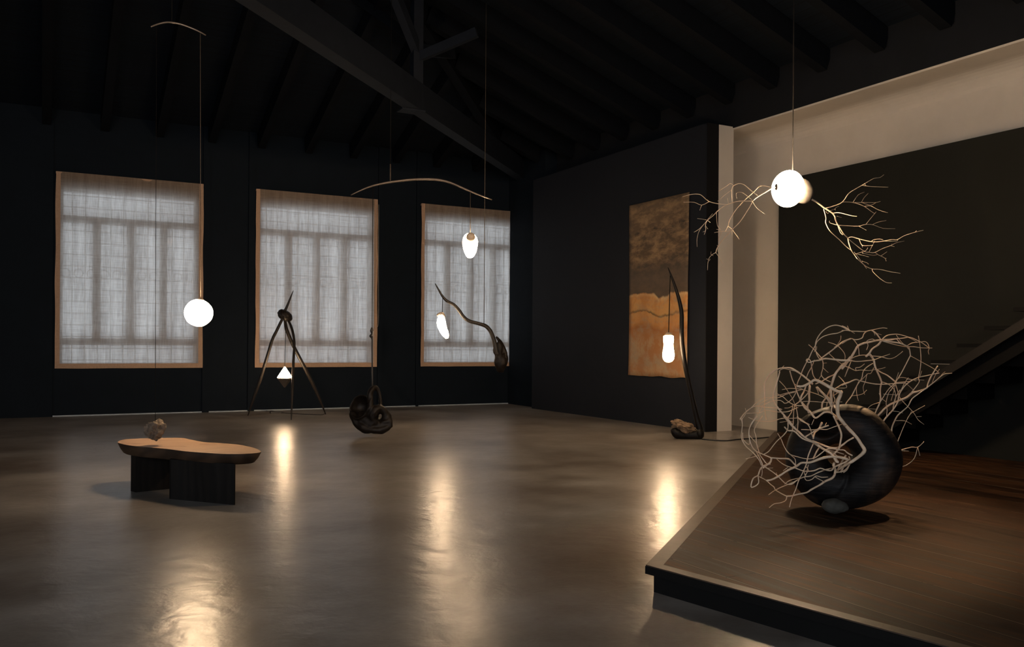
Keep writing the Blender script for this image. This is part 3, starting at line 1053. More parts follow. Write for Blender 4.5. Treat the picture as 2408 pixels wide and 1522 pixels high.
# upper loop
loop = [(868, 960, 0), (869, 935, -.03), (874, 917, 0), (882, 911, .04), (890, 920, .06), (894, 938, .06), (893, 954, .03), (884, 962, 0), (874, 960, -.02)]
tube(bm, [(VP(x, y, d_), .040 + .012 * math.sin(i)) for i, (x, y, d_) in enumerate(loop)], 10, 4, .3)
tube(bm, [(VP(870, 920, -.02), .03), (VP(873, 945, -.05), .045), (VP(868, 962, -.06), .055), (VP(862, 975, -.03), .06)], 10, 4, .3)
# ring around the lower hole
loop = []
for q_ in range(13):
    a_ = 2 * math.pi * q_ / 12
    loop.append((VP(893 + 16.5 * math.cos(a_), 981 + 18.5 * math.sin(a_), .04 * math.cos(a_)), .078 + .012 * math.sin(2 * a_)))
tube(bm, loop, 10, 3, .35)
# belly and sweeping lower lip
ball(bm, VP(872, 993, .04), 21 * k, 3, 1.25, .9, .95, .25, 2, 4, VF, 2)
ball(bm, VP(852, 985, .05), 15 * k, 3, 1.0, .9, 1.3, .25, 2, 6, VF, 2)
tube(bm, [(VP(827, 970, .08), .05), (VP(838, 993, .04), .07), (VP(856, 1006, 0), .085), (VP(880, 1011, -.03), .07), (VP(902, 1010, -.02), .065), (VP(917, 1000, .02), .05)], 10, 4, .3)
tube(bm, [(VP(919, 1006, .0), .035), (VP(916, 990, .0), .05), (VP(912, 975, .03), .045), (VP(905, 966, .03), .03)], 10, 4, .3)
o = obj('root_sculpture', bm, m_horn2, mob, True)
md = o.modifiers.new('remesh', 'REMESH'); md.mode = 'VOXEL'; md.voxel_size = .016; md.use_smooth_shade = True
md = o.modifiers.new('smooth', 'SMOOTH'); md.factor = .5; md.iterations = 3

# curved root hanging in front of the right window
D = 15.6
k = D / FOC
top = P(1138, 765, D)
ant = thing('hanging_root_lamp', 'long dark curved root hung on one wire with a small curled glowing lamp', 'pendant lamp', tuple(top))
rt = [(1023.5, 667, 1), (1030, 679, 1.9), (1040, 696, 2.8), (1051, 708, 3.4), (1066, 716, 3.8), (1078, 728, 4.0), (1090, 745, 4.1), (1103, 755, 4.2), (1120, 760, 4.3), (1140, 766, 4.6),
      (1152, 777, 4.8), (1160, 795, 5.0), (1165, 815, 5.4), (1169, 835, 6.2)]
obj('root_stem', tube(bmesh.new(), [(P(x, y, D), w * k) for x, y, w in rt], 10, 4, .12), m_horn, ant, True)
D_ = D
bm = bmesh.new()
loop = [(1166, 792, 2.2), (1173, 800, 4), (1181, 812, 5), (1186, 826, 6.0), (1189, 840, 6), (1186, 856, 6.5), (1181, 868, 6.5), (1178, 875, 5.5)]
tube(bm, [(P(x, y, D_ + .05), w * k) for x, y, w in loop], 10, 4, .35)
tube(bm, [(P(x, y, D_), w * k) for x, y, w in [(1165, 812, 3.2), (1163, 824, 4.2), (1168, 836, 6), (1172, 852, 6.5), (1173, 864, 6), (1175, 872, 5)]], 10, 4, .35)
ball(bm, P(1176, 852, D_ + .01), 13.0 * k, 3, 1.05, .85, 1.75, .3, 2.2, 8, VF, 3)
ball(bm, P(1174, 822, D_ + .02), 10 * k, 3, .9, .8, 1.9, .25, 2.2, 5, VF, 2)
o = obj('root_head', bm, m_horn2, ant, True)
md = o.modifiers.new('remesh', 'REMESH'); md.mode = 'VOXEL'; md.voxel_size = .014; md.use_smooth_shade = True
wt = Vector((top.x, top.y, roof_z(top)))
obj('suspension_cable', tube(bmesh.new(), [(top, .006), ((top + wt) / 2, .006), (wt, .006)], 6, 1), m_wire, ant, True)
bean = [(1040, 740, 5), (1038, 748, 9.5), (1037.5, 757, 12.0), (1039, 766, 12.2), (1042, 775, 11), (1046, 783, 10), (1049.5, 790, 7.5), (1051, 796, 3.5)]
obj('bean_shade', tube(bmesh.new(), [(P(x, y, D), w * k) for x, y, w in bean], 14, 4, flat=.85), m_l3, ant, True)
obj('lamp_cap', tube(bmesh.new(), [(P(x, y, D - .005), w * k) for x, y, w in [(1028, 743, 3.5), (1033, 740, 5.0), (1039, 739, 5.2), (1042, 744, 4.5), (1043, 751, 2)]], 10, 3, .3), m_cap, ant, True)
wire('lamp_cord', P(1041, 699, D), P(1040, 740, D), .006, m_darkwire, ant)

# tripod lamp
D = 17.9
k = D / FOC
apex = P(670, 742, D)
f1, f2, f3 = onz(583, 978, 0), onz(685, 988, 0), onz(766, 975, 0)
tri = thing('tripod_lamp', 'tall three-legged branch lamp with a small glowing pyramid hung between its legs', 'floor lamp', tuple((f1 + f2 + f3) / 3))


def leg(pix, foot, w, seed):
    dF = fwd_of(foot)
    n_ = len(pix)
    ys = pix[0][1]; ye = pix[-1][1]
    out = []
    for i, (x, y) in enumerate(pix):
        t = (y - ys) / (ye - ys)
        dd_ = D + (dF - D) * max(0, t)
        out.append((P(x, y, dd_) if i < n_ - 1 else Vector((foot.x, foot.y, .002)), w[i] * k))
    return tube(bmesh.new(), out, 10, 4, .10, seed)


obj('leg', leg([(666, 746), (652, 775), (640, 800), (628, 840), (616, 880), (606, 910), (595, 940), (583, 978)], f1, [3.2, 3.4, 3.6, 3.8, 3.9, 4.0, 3.4, .8], 1), m_horn, tri, True)
obj('leg', leg([(675, 747), (686, 772), (691, 795), (692, 815), (690, 850), (689, 880), (687, 930), (685, 988)], f2, [2.8, 3.0, 3.0, 3.0, 3.0, 3.1, 3.0, .8], 2), m_horn, tri, True)
obj('leg', leg([(669, 748), (674, 775), (684, 800), (697, 828), (715, 862), (734, 900), (750, 935), (766, 975)], f3, [3.0, 4.2, 4.3, 4.2, 4.3, 4.2, 3.6, .9], 3), m_horn, tri, True)
obj('spike', tube(bmesh.new(), [(P(x, y, D), w * k) for x, y, w in [(667, 735, 3.6), (673, 725, 3.0), (682, 703, 2.2), (690, 683, .5)]], 8, 3), m_horn, tri, True)
rot = VF @ Matrix.Rotation(math.radians(35), 3, 'Y')
obj('hub', ball(bmesh.new(), P(670, 742, D), 18.5 * k, 4, 1.0, .9, .66, .12, 1.6, 5, rot, 2), m_horn, tri, True)
pc = P(669.5, 889, D - .05)
hw = 18.5 * k


def cone4(c_, r, h, z0, seg=4, turn=.5):
    bm = bmesh.new()
    base = [bm.verts.new((c_.x + r * math.cos(turn + 2 * math.pi * i / seg), c_.y + r * math.sin(turn + 2 * math.pi * i / seg), z0)) for i in range(seg)]
    tp_ = bm.verts.new((c_.x, c_.y, z0 + h))
    bm.faces.new(base if h < 0 else base[::-1])
    for i in range(seg):
        bm.faces.new((base[i], base[(i + 1) % seg], tp_))
    bmesh.ops.bevel(bm, geom=[e for e in bm.edges], offset=.012, segments=2, affect='EDGES')
    return bm


obj('glowing_pyramid', cone4(pc, hw * 1.08, 29 * k, pc.z, 4, -YAW + math.radians(38)), m_l4, tri)
obj('lower_cone', cone4(pc, hw * 1.06, -25 * k, pc.z - .004, 4, -YAW + math.radians(38)), m_stonecone, tri)
wire('lamp_cord', P(672, 758, D), Vector((pc.x, pc.y, pc.z + 28 * k)), .006, m_darkwire, tri)
fl = [onz(x, y, .012) for x, y in [(764, 973), (757, 975.5), (735, 975), (700, 973.5), (668, 971.5), (650, 970)]]
obj('power_cord', tube(bmesh.new(), [(p_, .008) for p_ in fl], 6, 4), m_black, tri, True)
sw = onz(650, 969, .03)
obj('foot_switch', bx(sw.x - .13, sw.x + .13, sw.y - .05, sw.y + .05, 0.001, .045), m_black, tri)
fl = [onz(x, y, .012) for x, y in [(650, 969), (640, 966.5), (625, 966.5)]]
obj('power_cord', tube(bmesh.new(), [(p_, .008) for p_ in fl], 6, 4), m_black, tri, True)

# horn floor lamp beside the tapestry
D = 14.2
k = D / FOC
base = onz(1620, 1033, 0)
hl = thing('horn_floor_lamp', 'tall dark horn-shaped floor lamp with a glowing gourd in front of the wall hanging', 'floor lamp', tuple(base))
hn = [(1570.5, 629, .7), (1578, 648, 2.2), (1588, 676, 3.4), (1597, 706, 4.3), (1602.5, 735, 4.9), (1603, 760, 5.2), (1603.5, 800, 5.4), (1608, 840, 5.4), (1615, 880, 5.3), (1624, 920, 5.3), (1632, 955, 5.6), (1639, 985, 6.5), (1645, 1008, 8.5), (1645, 1024, 11)]
bm = bmesh.new()
tube(bm, [(P(x, y, D), w * k) for x, y, w in hn], 14, 4, .06)
o = obj('horn', bm, m_horn2, hl, True)
bm = bmesh.new()
tube(bm, [(P(x, y, D + e_), w * k) for x, y, w, e_ in [(1583, 1008, 5, 0), (1590, 1018, 9.5, 0), (1605, 1023.5, 9.5, 0), (1625, 1024.5, 9.0, 0), (1645, 1021, 12.0, 0)]], 14, 5, .1, flat=1.3)
ball(bm, P(1645, 1020, D), 11.0 * k, 3, 1, 1.3, 1.2, .1, 2, 3, VF, 1)
mn = min(v_.co.z for v_ in bm.verts)
for v_ in bm.verts:
    if v_.co.z < .001:
        v_.co.z = .001
o = obj('base', bm, m_horn2, hl, True)
k5 = k
gp = [(0, 32.5), (8, 31.8), (12.0, 29), (12.4, 21), (11.2, 11), (11.6, 2), (13.4, -8), (14.0, -16), (12.8, -24), (9, -30), (4, -32.3), (0, -32.6)]
gc = P(1572, 820, D)
obj('gourd_shade', lathe(bmesh.new(), [(r * k, h * k) for r, h in gp], gc, seg=28, wob=.03, seed=4), m_l5, hl, True)
obj('lamp_cap', lathe(bmesh.new(), [(0, .04), (.03, .036), (.065, 0), (.065, -.02), (0, -.02)], gc + Vector((0, 0, 32.5 * k))), m_cap, hl, True)
wire('lamp_cord', P(1576, 648, D), gc + Vector((0, 0, 32 * k)), .007, m_darkwire, hl)
fl = [onz(x, y, .012) for x, y in [(1650, 1033), (1680, 1035.5), (1710, 1036.5), (1740, 1033), (1780, 1031), (1808, 1028.5)]]
obj('power_cord', tube(bmesh.new(), [(p_, .010) for p_ in fl], 6, 4), m_black, hl, True)
bm = bmesh.new()
rotr = VF @ Matrix.Rotation(math.radians(18), 3, 'Y')
ball(bm, P(1607, 1003, D), 20 * k, 5, 1.38, .95, .62, .42, 2.2, 21, rotr, 4)
o = tag(obj('rock', bm, m_rock2, None, True), 'rusty brown rock resting on the base of the horn lamp', 'rock')

# ------------------------------------------------------------------ big globe with branches
D = 9.6
k = D / FOC
gc = P(1853, 444, D)
top = P(1864, 402, D)
bl = thing('branch_globe_lamp', 'big glowing globe lamp with bare twigs spreading from both sides, above the stage', 'pendant lamp', tuple(top))
bm = bmesh.new()
ball(bm, gc, 40.5 * k, 4, .91, .91, 1.07, .02, 1.2, 9, VF @ Matrix.Rotation(math.radians(8), 3, 'Y'))
obj('globe_shade', bm, m_l6, bl, True)
obj('pebble', ball(bmesh.new(), P(1887, 450, D + .12), 27.5 * k, 4, .95, .62, 1.12, .06, 1.2, 2, VF @ Matrix.Rotation(math.radians(-14), 3, 'Y'), 2), m_pebble2, bl, True)
wt = Vector((top.x, top.y, roof_z(top)))
wire('suspension_cable', P(1864, 404, D), wt, .006, m_darkwire, bl)
ring_c = P(1825.5, 440, D - .14)
bm = bmesh.new()
ball(bm, ring_c, 8 * k, 3, .45, .6, 1.0, 0, 1, 0, VF)
obj('branch_socket', bm, m_stonecone, bl, True)


def limb(parent, strands, sx, sy, ox, oy, D0, k, name='branch', mat=None):
    bm = bmesh.new()
    for si, (w0, w1, d0, d1, pts) in enumerate(strands):
        n_ = len(pts)
        out = []
        for i, (x, y) in enumerate(pts):
            t = i / max(1, n_ - 1)
            dd_ = D0 + d0 + (d1 - d0) * t + .03 * math.sin(3.1 * t * (1 + si % 3)) * (1 if n_ > 3 else 0)
            out.append((P(ox + x / sx, oy + y / sy, dd_), max(.9, w0 + (w1 - w0) * t) * k * .44))
        tube(bm, out, 7, 3, .35, si)
    return obj(name, bm, mat or m_branch, parent, True)


s = 4.0133
limb(bl, [
    (4.6, 2.0, -.12, -.45, [(912, 322), (860, 335), (735, 410), (680, 455)]),
    (2.6, 1.1, -.45, -.9, [(680, 455), (590, 455), (530, 458), (440, 487), (370, 530), (310, 590), (250, 640), (235, 690), (240, 720), (225, 770)]),
    (2.4, 1.2, -.2, -.1, [(862, 327), (755, 310), (690, 370), (600, 450), (520, 540), (460, 640), (450, 690), (420, 745)]),
    (2.6, 1.0, -.38, -.25, [(735, 410), (660, 350), (600, 300), (550, 288), (500, 310), (483, 348), (483, 400), (487, 460)]),
    (1.2, .8, -.25, .1, [(500, 308), (470, 288), (430, 315), (360, 360)]),
    (2.2, 1.6, -.45, -.7, [(680, 460), (640, 530), (560, 650), (490, 720), (400, 820), (350, 890), (335, 940)]),
    (1.6, .8, -.7, -.85, [(335, 940), (300, 960), (265, 1005), (255, 1105)]),
    (1.1, .7, -.7, -.6, [(335, 940), (375, 1000), (395, 1045)]),
    (1.0, .7, -.8, -.8, [(265, 1005), (245, 1000)]), (.9, .6, -.8, -.8, [(280, 1000), (272, 1020)]), (.9, .7, -.7, -.8, [(310, 970), (288, 955), (290, 932)]),
    (2.0, 1.0, -.7, -.8, [(440, 487), (375, 482), (270, 458), (200, 400), (160, 388), (105, 390), (20, 412)]),
    (1.4, .8, -.75, -.9, [(270, 458), (200, 492), (130, 465), (30, 465)]), (1.0, .8, -.8, -.85, [(200, 492), (183, 540)]),
    (1.3, .8, -.85, -1.0, [(250, 640), (180, 715), (128, 747)]),
    (1.4, .9, -.85, -.8, [(240, 650), (180, 730), (157, 810), (158, 885)]),
    (1.3, .9, -.75, -.5, [(340, 565), (348, 680), (375, 715), (380, 740)]), (1.0, .8, -.5, -.5, [(320, 752), (400, 738), (450, 742), (495, 725)]), (1.1, .8, -.5, -.4, [(388, 745), (365, 800), (358, 832)]),
    (1.0, .7, -.5, -.5, [(340, 720), (372, 722)]),
    (1.6, .9, -.45, -.2, [(685, 452), (620, 400), (580, 373), (540, 372), (525, 390), (532, 430)]),
    (1.2, .8, -.45, -.6, [(680, 460), (720, 520), (780, 565), (800, 578)]),
    (1.3, .9, -.15, -.2, [(450, 690), (490, 725), (555, 815)]), (.9, .7, -.6, -.6, [(487, 730), (480, 810)]),
    (1.1, .7, -.8, -.9, [(280, 655), (245, 632), (160, 618)]), (1.0, .7, -.8, -.8, [(255, 630), (303, 573)]), (1.1, .8, -.6, -.6, [(455, 475), (443, 425)]),
    (1.0, .7, -.3, -.1, [(483, 348), (420, 395), (352, 455)]), (1.0, .8, -.85, -.85, [(238, 735), (212, 745)]), (.9, .7, -.85, -.85, [(240, 690), (260, 718)]),
    (.9, .7, -.7, -.7, [(360, 880), (345, 870)]), (.9, .7, -.7, -.7, [(352, 900), (355, 935)]),
], s, s, 1600, 360, D, k)
s = 5.436
limb(bl, [
    (5.0, 3.0, .15, .3, [(45, 375), (110, 410), (200, 480), (310, 550), (345, 600)]),
    (3.6, 2.4, .3, .45, [(345, 600), (360, 660), (400, 730), (450, 810), (510, 870)]),
    (2.6, 1.8, .45, .3, [(510, 870), (520, 930), (550, 1020), (590, 1080), (625, 1130)]),
    (1.9, 1.2, .3, .4, [(620, 1125), (680, 1180), (740, 1230), (820, 1265), (920, 1270), (1050, 1300), (1180, 1320)]),
    (2.4, 1.2, .25, .7, [(230, 487), (330, 460), (440, 410), (520, 300), (620, 235), (690, 195), (790, 135), (850, 105), (920, 95), (970, 60)]),
    (1.3, .8, .55, .6, [(690, 195), (800, 210), (920, 215), (1025, 220)]), (.8, .6, .55, .55, [(720, 175), (740, 195)]),
    (2.0, 1.0, .45, .9, [(440, 410), (500, 408), (600, 420), (720, 465), (840, 550), (870, 535)]),
    (1.4, .8, .7, .9, [(575, 415), (640, 320), (720, 283)]), (1.3, .8, .7, .9, [(600, 415), (740, 415), (870, 415), (925, 400)]),
    (1.3, .8, .8, .7, [(720, 465), (800, 458), (880, 500), (960, 530), (1020, 545)]), (1.0, .6, .9, 1.1, [(685, 412), (720, 350), (770, 298)]), (1.1, .8, .9, 1.0, [(700, 420), (800, 450), (870, 415)]),
    (1.8, 1.2, .3, .05, [(320, 552), (390, 545), (480, 565), (560, 585), (625, 592)]),
    (1.9, .9, .4, .7, [(395, 708), (500, 712), (640, 718), (740, 695), (830, 700), (960, 745), (1115, 750)]),
    (1.2, .8, .55, .8, [(740, 695), (800, 620), (870, 535)]), (1.1, .8, .6, .7, [(830, 695), (900, 665), (1000, 645)]), (1.1, .8, .55, .5, [(650, 718), (745, 770)]),
    (1.1, 1.1, .4, .5, [(395, 708), (340, 695), (290, 680), (272, 665), (278, 650)]),
    (2.4, 1.0, .45, .2, [(510, 870), (560, 855), (650, 880), (750, 905), (860, 920), (980, 905), (1070, 890), (1140, 890), (1230, 840), (1370, 795), (1475, 770)]),
    (1.2, .9, .3, .2, [(805, 915), (850, 888), (920, 882), (960, 892)]), (1.4, 1.0, .4, .3, [(655, 885), (690, 960), (760, 968), (830, 962)]), (.9, .8, .4, .4, [(690, 960), (698, 988)]),
    (1.1, .8, .3, .3, [(970, 908), (1130, 910), (1145, 890)]), (.8, .6, .2, .2, [(1368, 797), (1388, 775)]),
    (2.2, .9, .45, .8, [(515, 880), (600, 950), (720, 1040), (780, 1050), (850, 1055), (950, 1005), (1060, 965), (1130, 930), (1230, 908)]),
    (1.1, .8, .6, .7, [(780, 1048), (820, 970), (855, 905)]), (1.4, .8, .7, .8, [(860, 1055), (900, 1085), (980, 1125), (1000, 1165)]), (.9, .7, .75, .8, [(930, 1100), (1010, 1045)]),
    (.9, .7, .7, .7, [(1060, 970), (1105, 978)]), (.8, .6, .8, .8, [(980, 1128), (1003, 1128)]), (.8, .7, .7, .7, [(1060, 970), (1075, 945)]),
    (2.0, 1.6, .2, .3, [(200, 500), (230, 610), (225, 670), (260, 750), (310, 810), (400, 890), (490, 980), (550, 1025)]),
    (1.2, .8, .35, .5, [(600, 1075), (700, 1045), (740, 1030), (765, 995)]), (1.1, .8, .4, .6, [(690, 1060), (830, 1090), (885, 1080)]), (1.3, .9, .3, .3, [(610, 1070), (700, 1090), (780, 1112)]),
    (1.5, 1.0, .3, .4, [(590, 1050), (640, 1110), (690, 1180), (750, 1260)]), (1.0, .7, .35, .35, [(690, 1165), (750, 1185), (775, 1205)]),
    (1.5, .9, .35, .2, [(820, 1265), (830, 1300), (900, 1370), (960, 1415), (1010, 1440), (1070, 1443)]),
    (1.6, 1.4, .4, .38, [(375, 690), (395, 750), (415, 800), (445, 830)]), (1.0, .7, .3, .4, [(285, 520), (345, 497), (360, 478), (395, 462)]), (.7, .5, .4, .4, [(345, 497), (350, 515)]),
    (.9, .5, .3, .4, [(230, 530), (250, 555), (265, 545)]), (.8, .5, .5, .7, [(370, 590), (430, 608)]),
], s, s, 1900, 400, D, k)

# ------------------------------------------------------------------ charred ring with branches
D = 7.27
k = D / FOC
rc = P(1976, 1080, D)
bs = onz(2020, 1200, TOPZ)
rg = thing('charred_ring_sculpture', 'big charred wooden ring bursting with pale bare branches, standing on the stage', 'sculpture', (rc.x, rc.y, TOPZ))
bm = bmesh.new()
NU, NV = 120, 56
Rmaj, rmin = 76 * k, 50 * k
# ring frame: faces the camera, hole pointing a little to the left and up
axn = (FWD * -1.0 + RGT * -.30 + UPV * .10).normalized()
rx = UPV.cross(axn).normalized(); ry = axn.cross(rx)
rx = -rx if rx.dot(RGT) < 0 else rx
G = []
for i in range(NU):
    a_ = 2 * math.pi * i / NU
    row = []
    # thickness varies round the ring: heavy on the right and below, lean upper left
    th = rmin * (1.0 + .10 * math.cos(a_ + .7))
    Rr = Rmaj * (1.0 + .02 * math.cos(2 * a_)) 
    for j in range(NV):
        p_ = 2 * math.pi * j / NV
        cx_ = math.cos(p_); cy_ = math.sin(p_)
        rad = Rr + th * cx_
        dep = th * .92 * cy_
        x = rad * math.cos(a_); y = rad * math.sin(a_)
        pt = Vector((x, y, dep))
        nn = noise.noise(Vector((x * 3, y * 3, dep * 3 + 4)))
        sc_ = 1 + .05 * nn
        pt = pt * sc_
        # hollow scooped from the front of the upper left
        hx, hy = -.30 * 125 * k, .62 * 125 * k * .9
        dh = math.hypot((x - hx) / (36 * k), (y - hy) / (30 * k))
        if dh < 1 and dep > 0:
            pt.z -= (1 - dh * dh) ** 1.0 * 44 * k
        # spiral groove sweeping from the hole to the lower right
        ga = (a_ + .9 + rad * 2.2) % (2 * math.pi)
        gd = min(ga, 2 * math.pi - ga)
        if dep > 0:
            pt.z -= .018 * math.exp(-(gd / .10) ** 2)
        row.append(bm.verts.new(rc + rx * pt.x + ry * pt.y + axn * pt.z))
    G.append(row)
for i in range(NU):
    for j in range(NV):
        bm.faces.new((G[i][j], G[(i + 1) % NU][j], G[(i + 1) % NU][(j + 1) % NV], G[i][(j + 1) % NV]))
mn = min(v_.co.z for v_ in bm.verts)
for v_ in bm.verts:
    v_.co.z += TOPZ + .001 - mn
ring_o = obj('ring', bm, m_ring, rg, True)

s = 6.088
A = dict(sx=s, sy=s, ox=1740, oy=750)
Bw = dict(sx=5.636, sy=5.636, ox=1980, oy=750)
Cw = dict(sx=6.087, sy=6.087, ox=1730, oy=980)
F_ = -.34   # in front of the ring


def L(parent, strands, wd):
    return limb(parent, strands, wd['sx'], wd['sy'], wd['ox'], wd['oy'], D, k)


# limbs arching over the top
L(rg, [
    (7.5, 6.0, .0, .1, [(1310, 1290), (1308, 1240), (1305, 1100), (1300, 1000), (1320, 920), (1350, 820), (1400, 740), (1500, 640), (1583, 545)]),
    (2.4, 3.0, .15, .05, [(1583, 900), (1480, 930), (1380, 990), (1330, 1010)]),
    (4.4, 3.2, .1, -.1, [(1583, 285), (1490, 320), (1400, 385), (1280, 480), (1170, 560), (1145, 590)]),
    (1.9, 1.4, .05, .2, [(1445, 245), (1440, 300), (1395, 370), (1350, 410)]), (1.6, 1.6, .0, .1, [(1265, 335), (1390, 380), (1480, 470), (1505, 530), (1500, 590)]),
    (1.8, 1.6, .0, .1, [(1270, 490), (1330, 550), (1400, 610), (1500, 670), (1583, 700)]),
    (3.4, 2.2, .1, .2, [(1085, 930), (1180, 890), (1260, 840), (1340, 800), (1390, 750), (1430, 680), (1480, 630)]),
    (1.5, 1.2, .1, .0, [(1583, 620), (1540, 720), (1500, 830)]),
    (2.2, 1.6, .1, -.1, [(1410, 820), (1460, 870), (1500, 920), (1525, 985), (1400, 990)]),
    (1.6, 1.3, .1, 0, [(1340, 1100), (1400, 1060), (1460, 1030)]),
    (2.6, 2.2, .0, .1, [(1350, 1000), (1340, 1100), (1360, 1160), (1330, 1240)]), (1.8, 1.5, .1, .0, [(1250, 1100), (1320, 1180), (1370, 1250)]),
], A)
L(rg, [
    (2.9, 2.2, -.2, -.1, [(1575, 175), (1500, 130), (1420, 98), (1350, 92), (1270, 115), (1190, 170), (1130, 240), (1090, 320), (1080, 400), (1085, 460), (1110, 530), (1150, 590)]),
    (2.4, 2.4, -.2, .0, [(1575, 172), (1500, 165), (1400, 205), (1300, 220), (1190, 255), (1110, 320), (1080, 380), (1030, 470), (990, 560), (945, 640), (890, 750), (870, 820), (830, 900), (815, 965)]),
    (2.2, 2.4, -.1, .0, [(985, 370), (1030, 410), (1080, 460), (1130, 520), (1170, 570), (1190, 640), (1185, 720), (1165, 800), (1210, 860), (1300, 905)]),
    (1.5, .9, -.05, -.1, [(1190, 700), (1230, 740), (1265, 770)]), (1.5, 1.2, 0, .05, [(1165, 810), (1120, 880)]), (1.3, .9, -.1, -.1, [(1100, 395), (1095, 440), (1062, 475)]),
    (1.2, .9, -.05, 0, [(1190, 635), (1242, 632)]),
    (5.4, 3.0, -.15, -.15, [(1583, 600), (1450, 595), (1330, 580), (1220, 570), (1150, 590), (1060, 605), (990, 625), (950, 600)]),
    (3.0, 2.2, -.15, 0, [(950, 600), (965, 575), (1000, 590), (1020, 640), (1030, 720), (1050, 810), (1085, 865)]),
    (2.0, 1.9, -.1, 0, [(1065, 590), (1030, 680), (980, 770), (950, 850)]),
], A)
# great left-hand loops
L(rg, [
    (5.2, 2.6, -.1, -.25, [(1040, 935), (960, 860), (870, 790), (800, 745), (720, 703), (600, 705), (530, 725), (470, 760), (410, 820), (370, 890), (350, 950), (352, 1050), (355, 1150), (352, 1270), (378, 1450)]),
    (2.6, 1.4, -.12, -.2, [(800, 748), (720, 730), (620, 715), (550, 750)]), (1.2, 1.0, -.2, -.2, [(590, 715), (632, 670)]),
    (2.6, 3.0, -.15, -.1, [(715, 745), (750, 870), (790, 960), (810, 1030), (850, 1130), (880, 1190)]),
], A)
L(rg, [
    (3.0, 4.6, -.3, -.36, [(570, 750), (545, 850), (510, 960), (485, 1060), (475, 1150), (510, 1230), (570, 1310), (650, 1400), (755, 1525)]),
    (1.8, 1.2, -.3, -.5, [(480, 1170), (400, 1200), (330, 1240), (280, 1330), (230, 1400), (145, 1520)]),
], A)
L(rg, [
    (5.2, 9.4, -.3, F_, [(815, 965), (900, 965), (1000, 920), (1060, 880), (1120, 890), (1200, 930), (1300, 990), (1400, 1040), (1460, 1048)]),
    (10.0, 8.6, F_, F_ - .02, [(1450, 1045), (1430, 1110), (1400, 1190), (1398, 1300), (1410, 1390), (1455, 1455), (1510, 1525)]),
    (2.4, 1.6, F_, -.2, [(1090, 980), (1120, 1050), (1120, 1085)]),
    (1.5, 1.2, -.2, -.25, [(880, 1190), (960, 1180), (1060, 1185), (1180, 1195), (1300, 1195), (1465, 1190)]),
], A)
L(rg, [
    (4.4, 5.0, -.15, F_, [(880, 1190), (930, 1280), (1010, 1340), (1060, 1410), (1100, 1415), (1160, 1370), (1220, 1335), (1300, 1345), (1370, 1400), (1400, 1440)]),
    (3.4, 4.8, -.05, -.1, [(945, 960), (920, 1030), (880, 1110), (860, 1190)]), (5.6, 5.2, .0, 0, [(1000, 960), (990, 1080), (990, 1180), (965, 1250), (985, 1350)]),
    (3.0, 6.0, -.1, 0, [(885, 1190), (950, 1270), (1010, 1340)]), (3.0, 2.4, -.2, -.05, [(780, 1235), (870, 1170), (960, 1080), (1000, 1000), (1000, 940)]),
    (6.0, 7.0, .05, .0, [(1100, 980), (1180, 1060), (1240, 1120), (1290, 1200), (1310, 1260)]), (5.0, 4.0, .05, .1, [(1175, 1300), (1180, 1210), (1240, 1120), (1290, 1010)]), (3.2, 3, .1, .1, [(1240, 1280), (1250, 1190)]),
    (3.0, 3.0, -.3, -.3, [(1320, 1250), (1310, 1320), (1350, 1400), (1400, 1500)]),
], A)
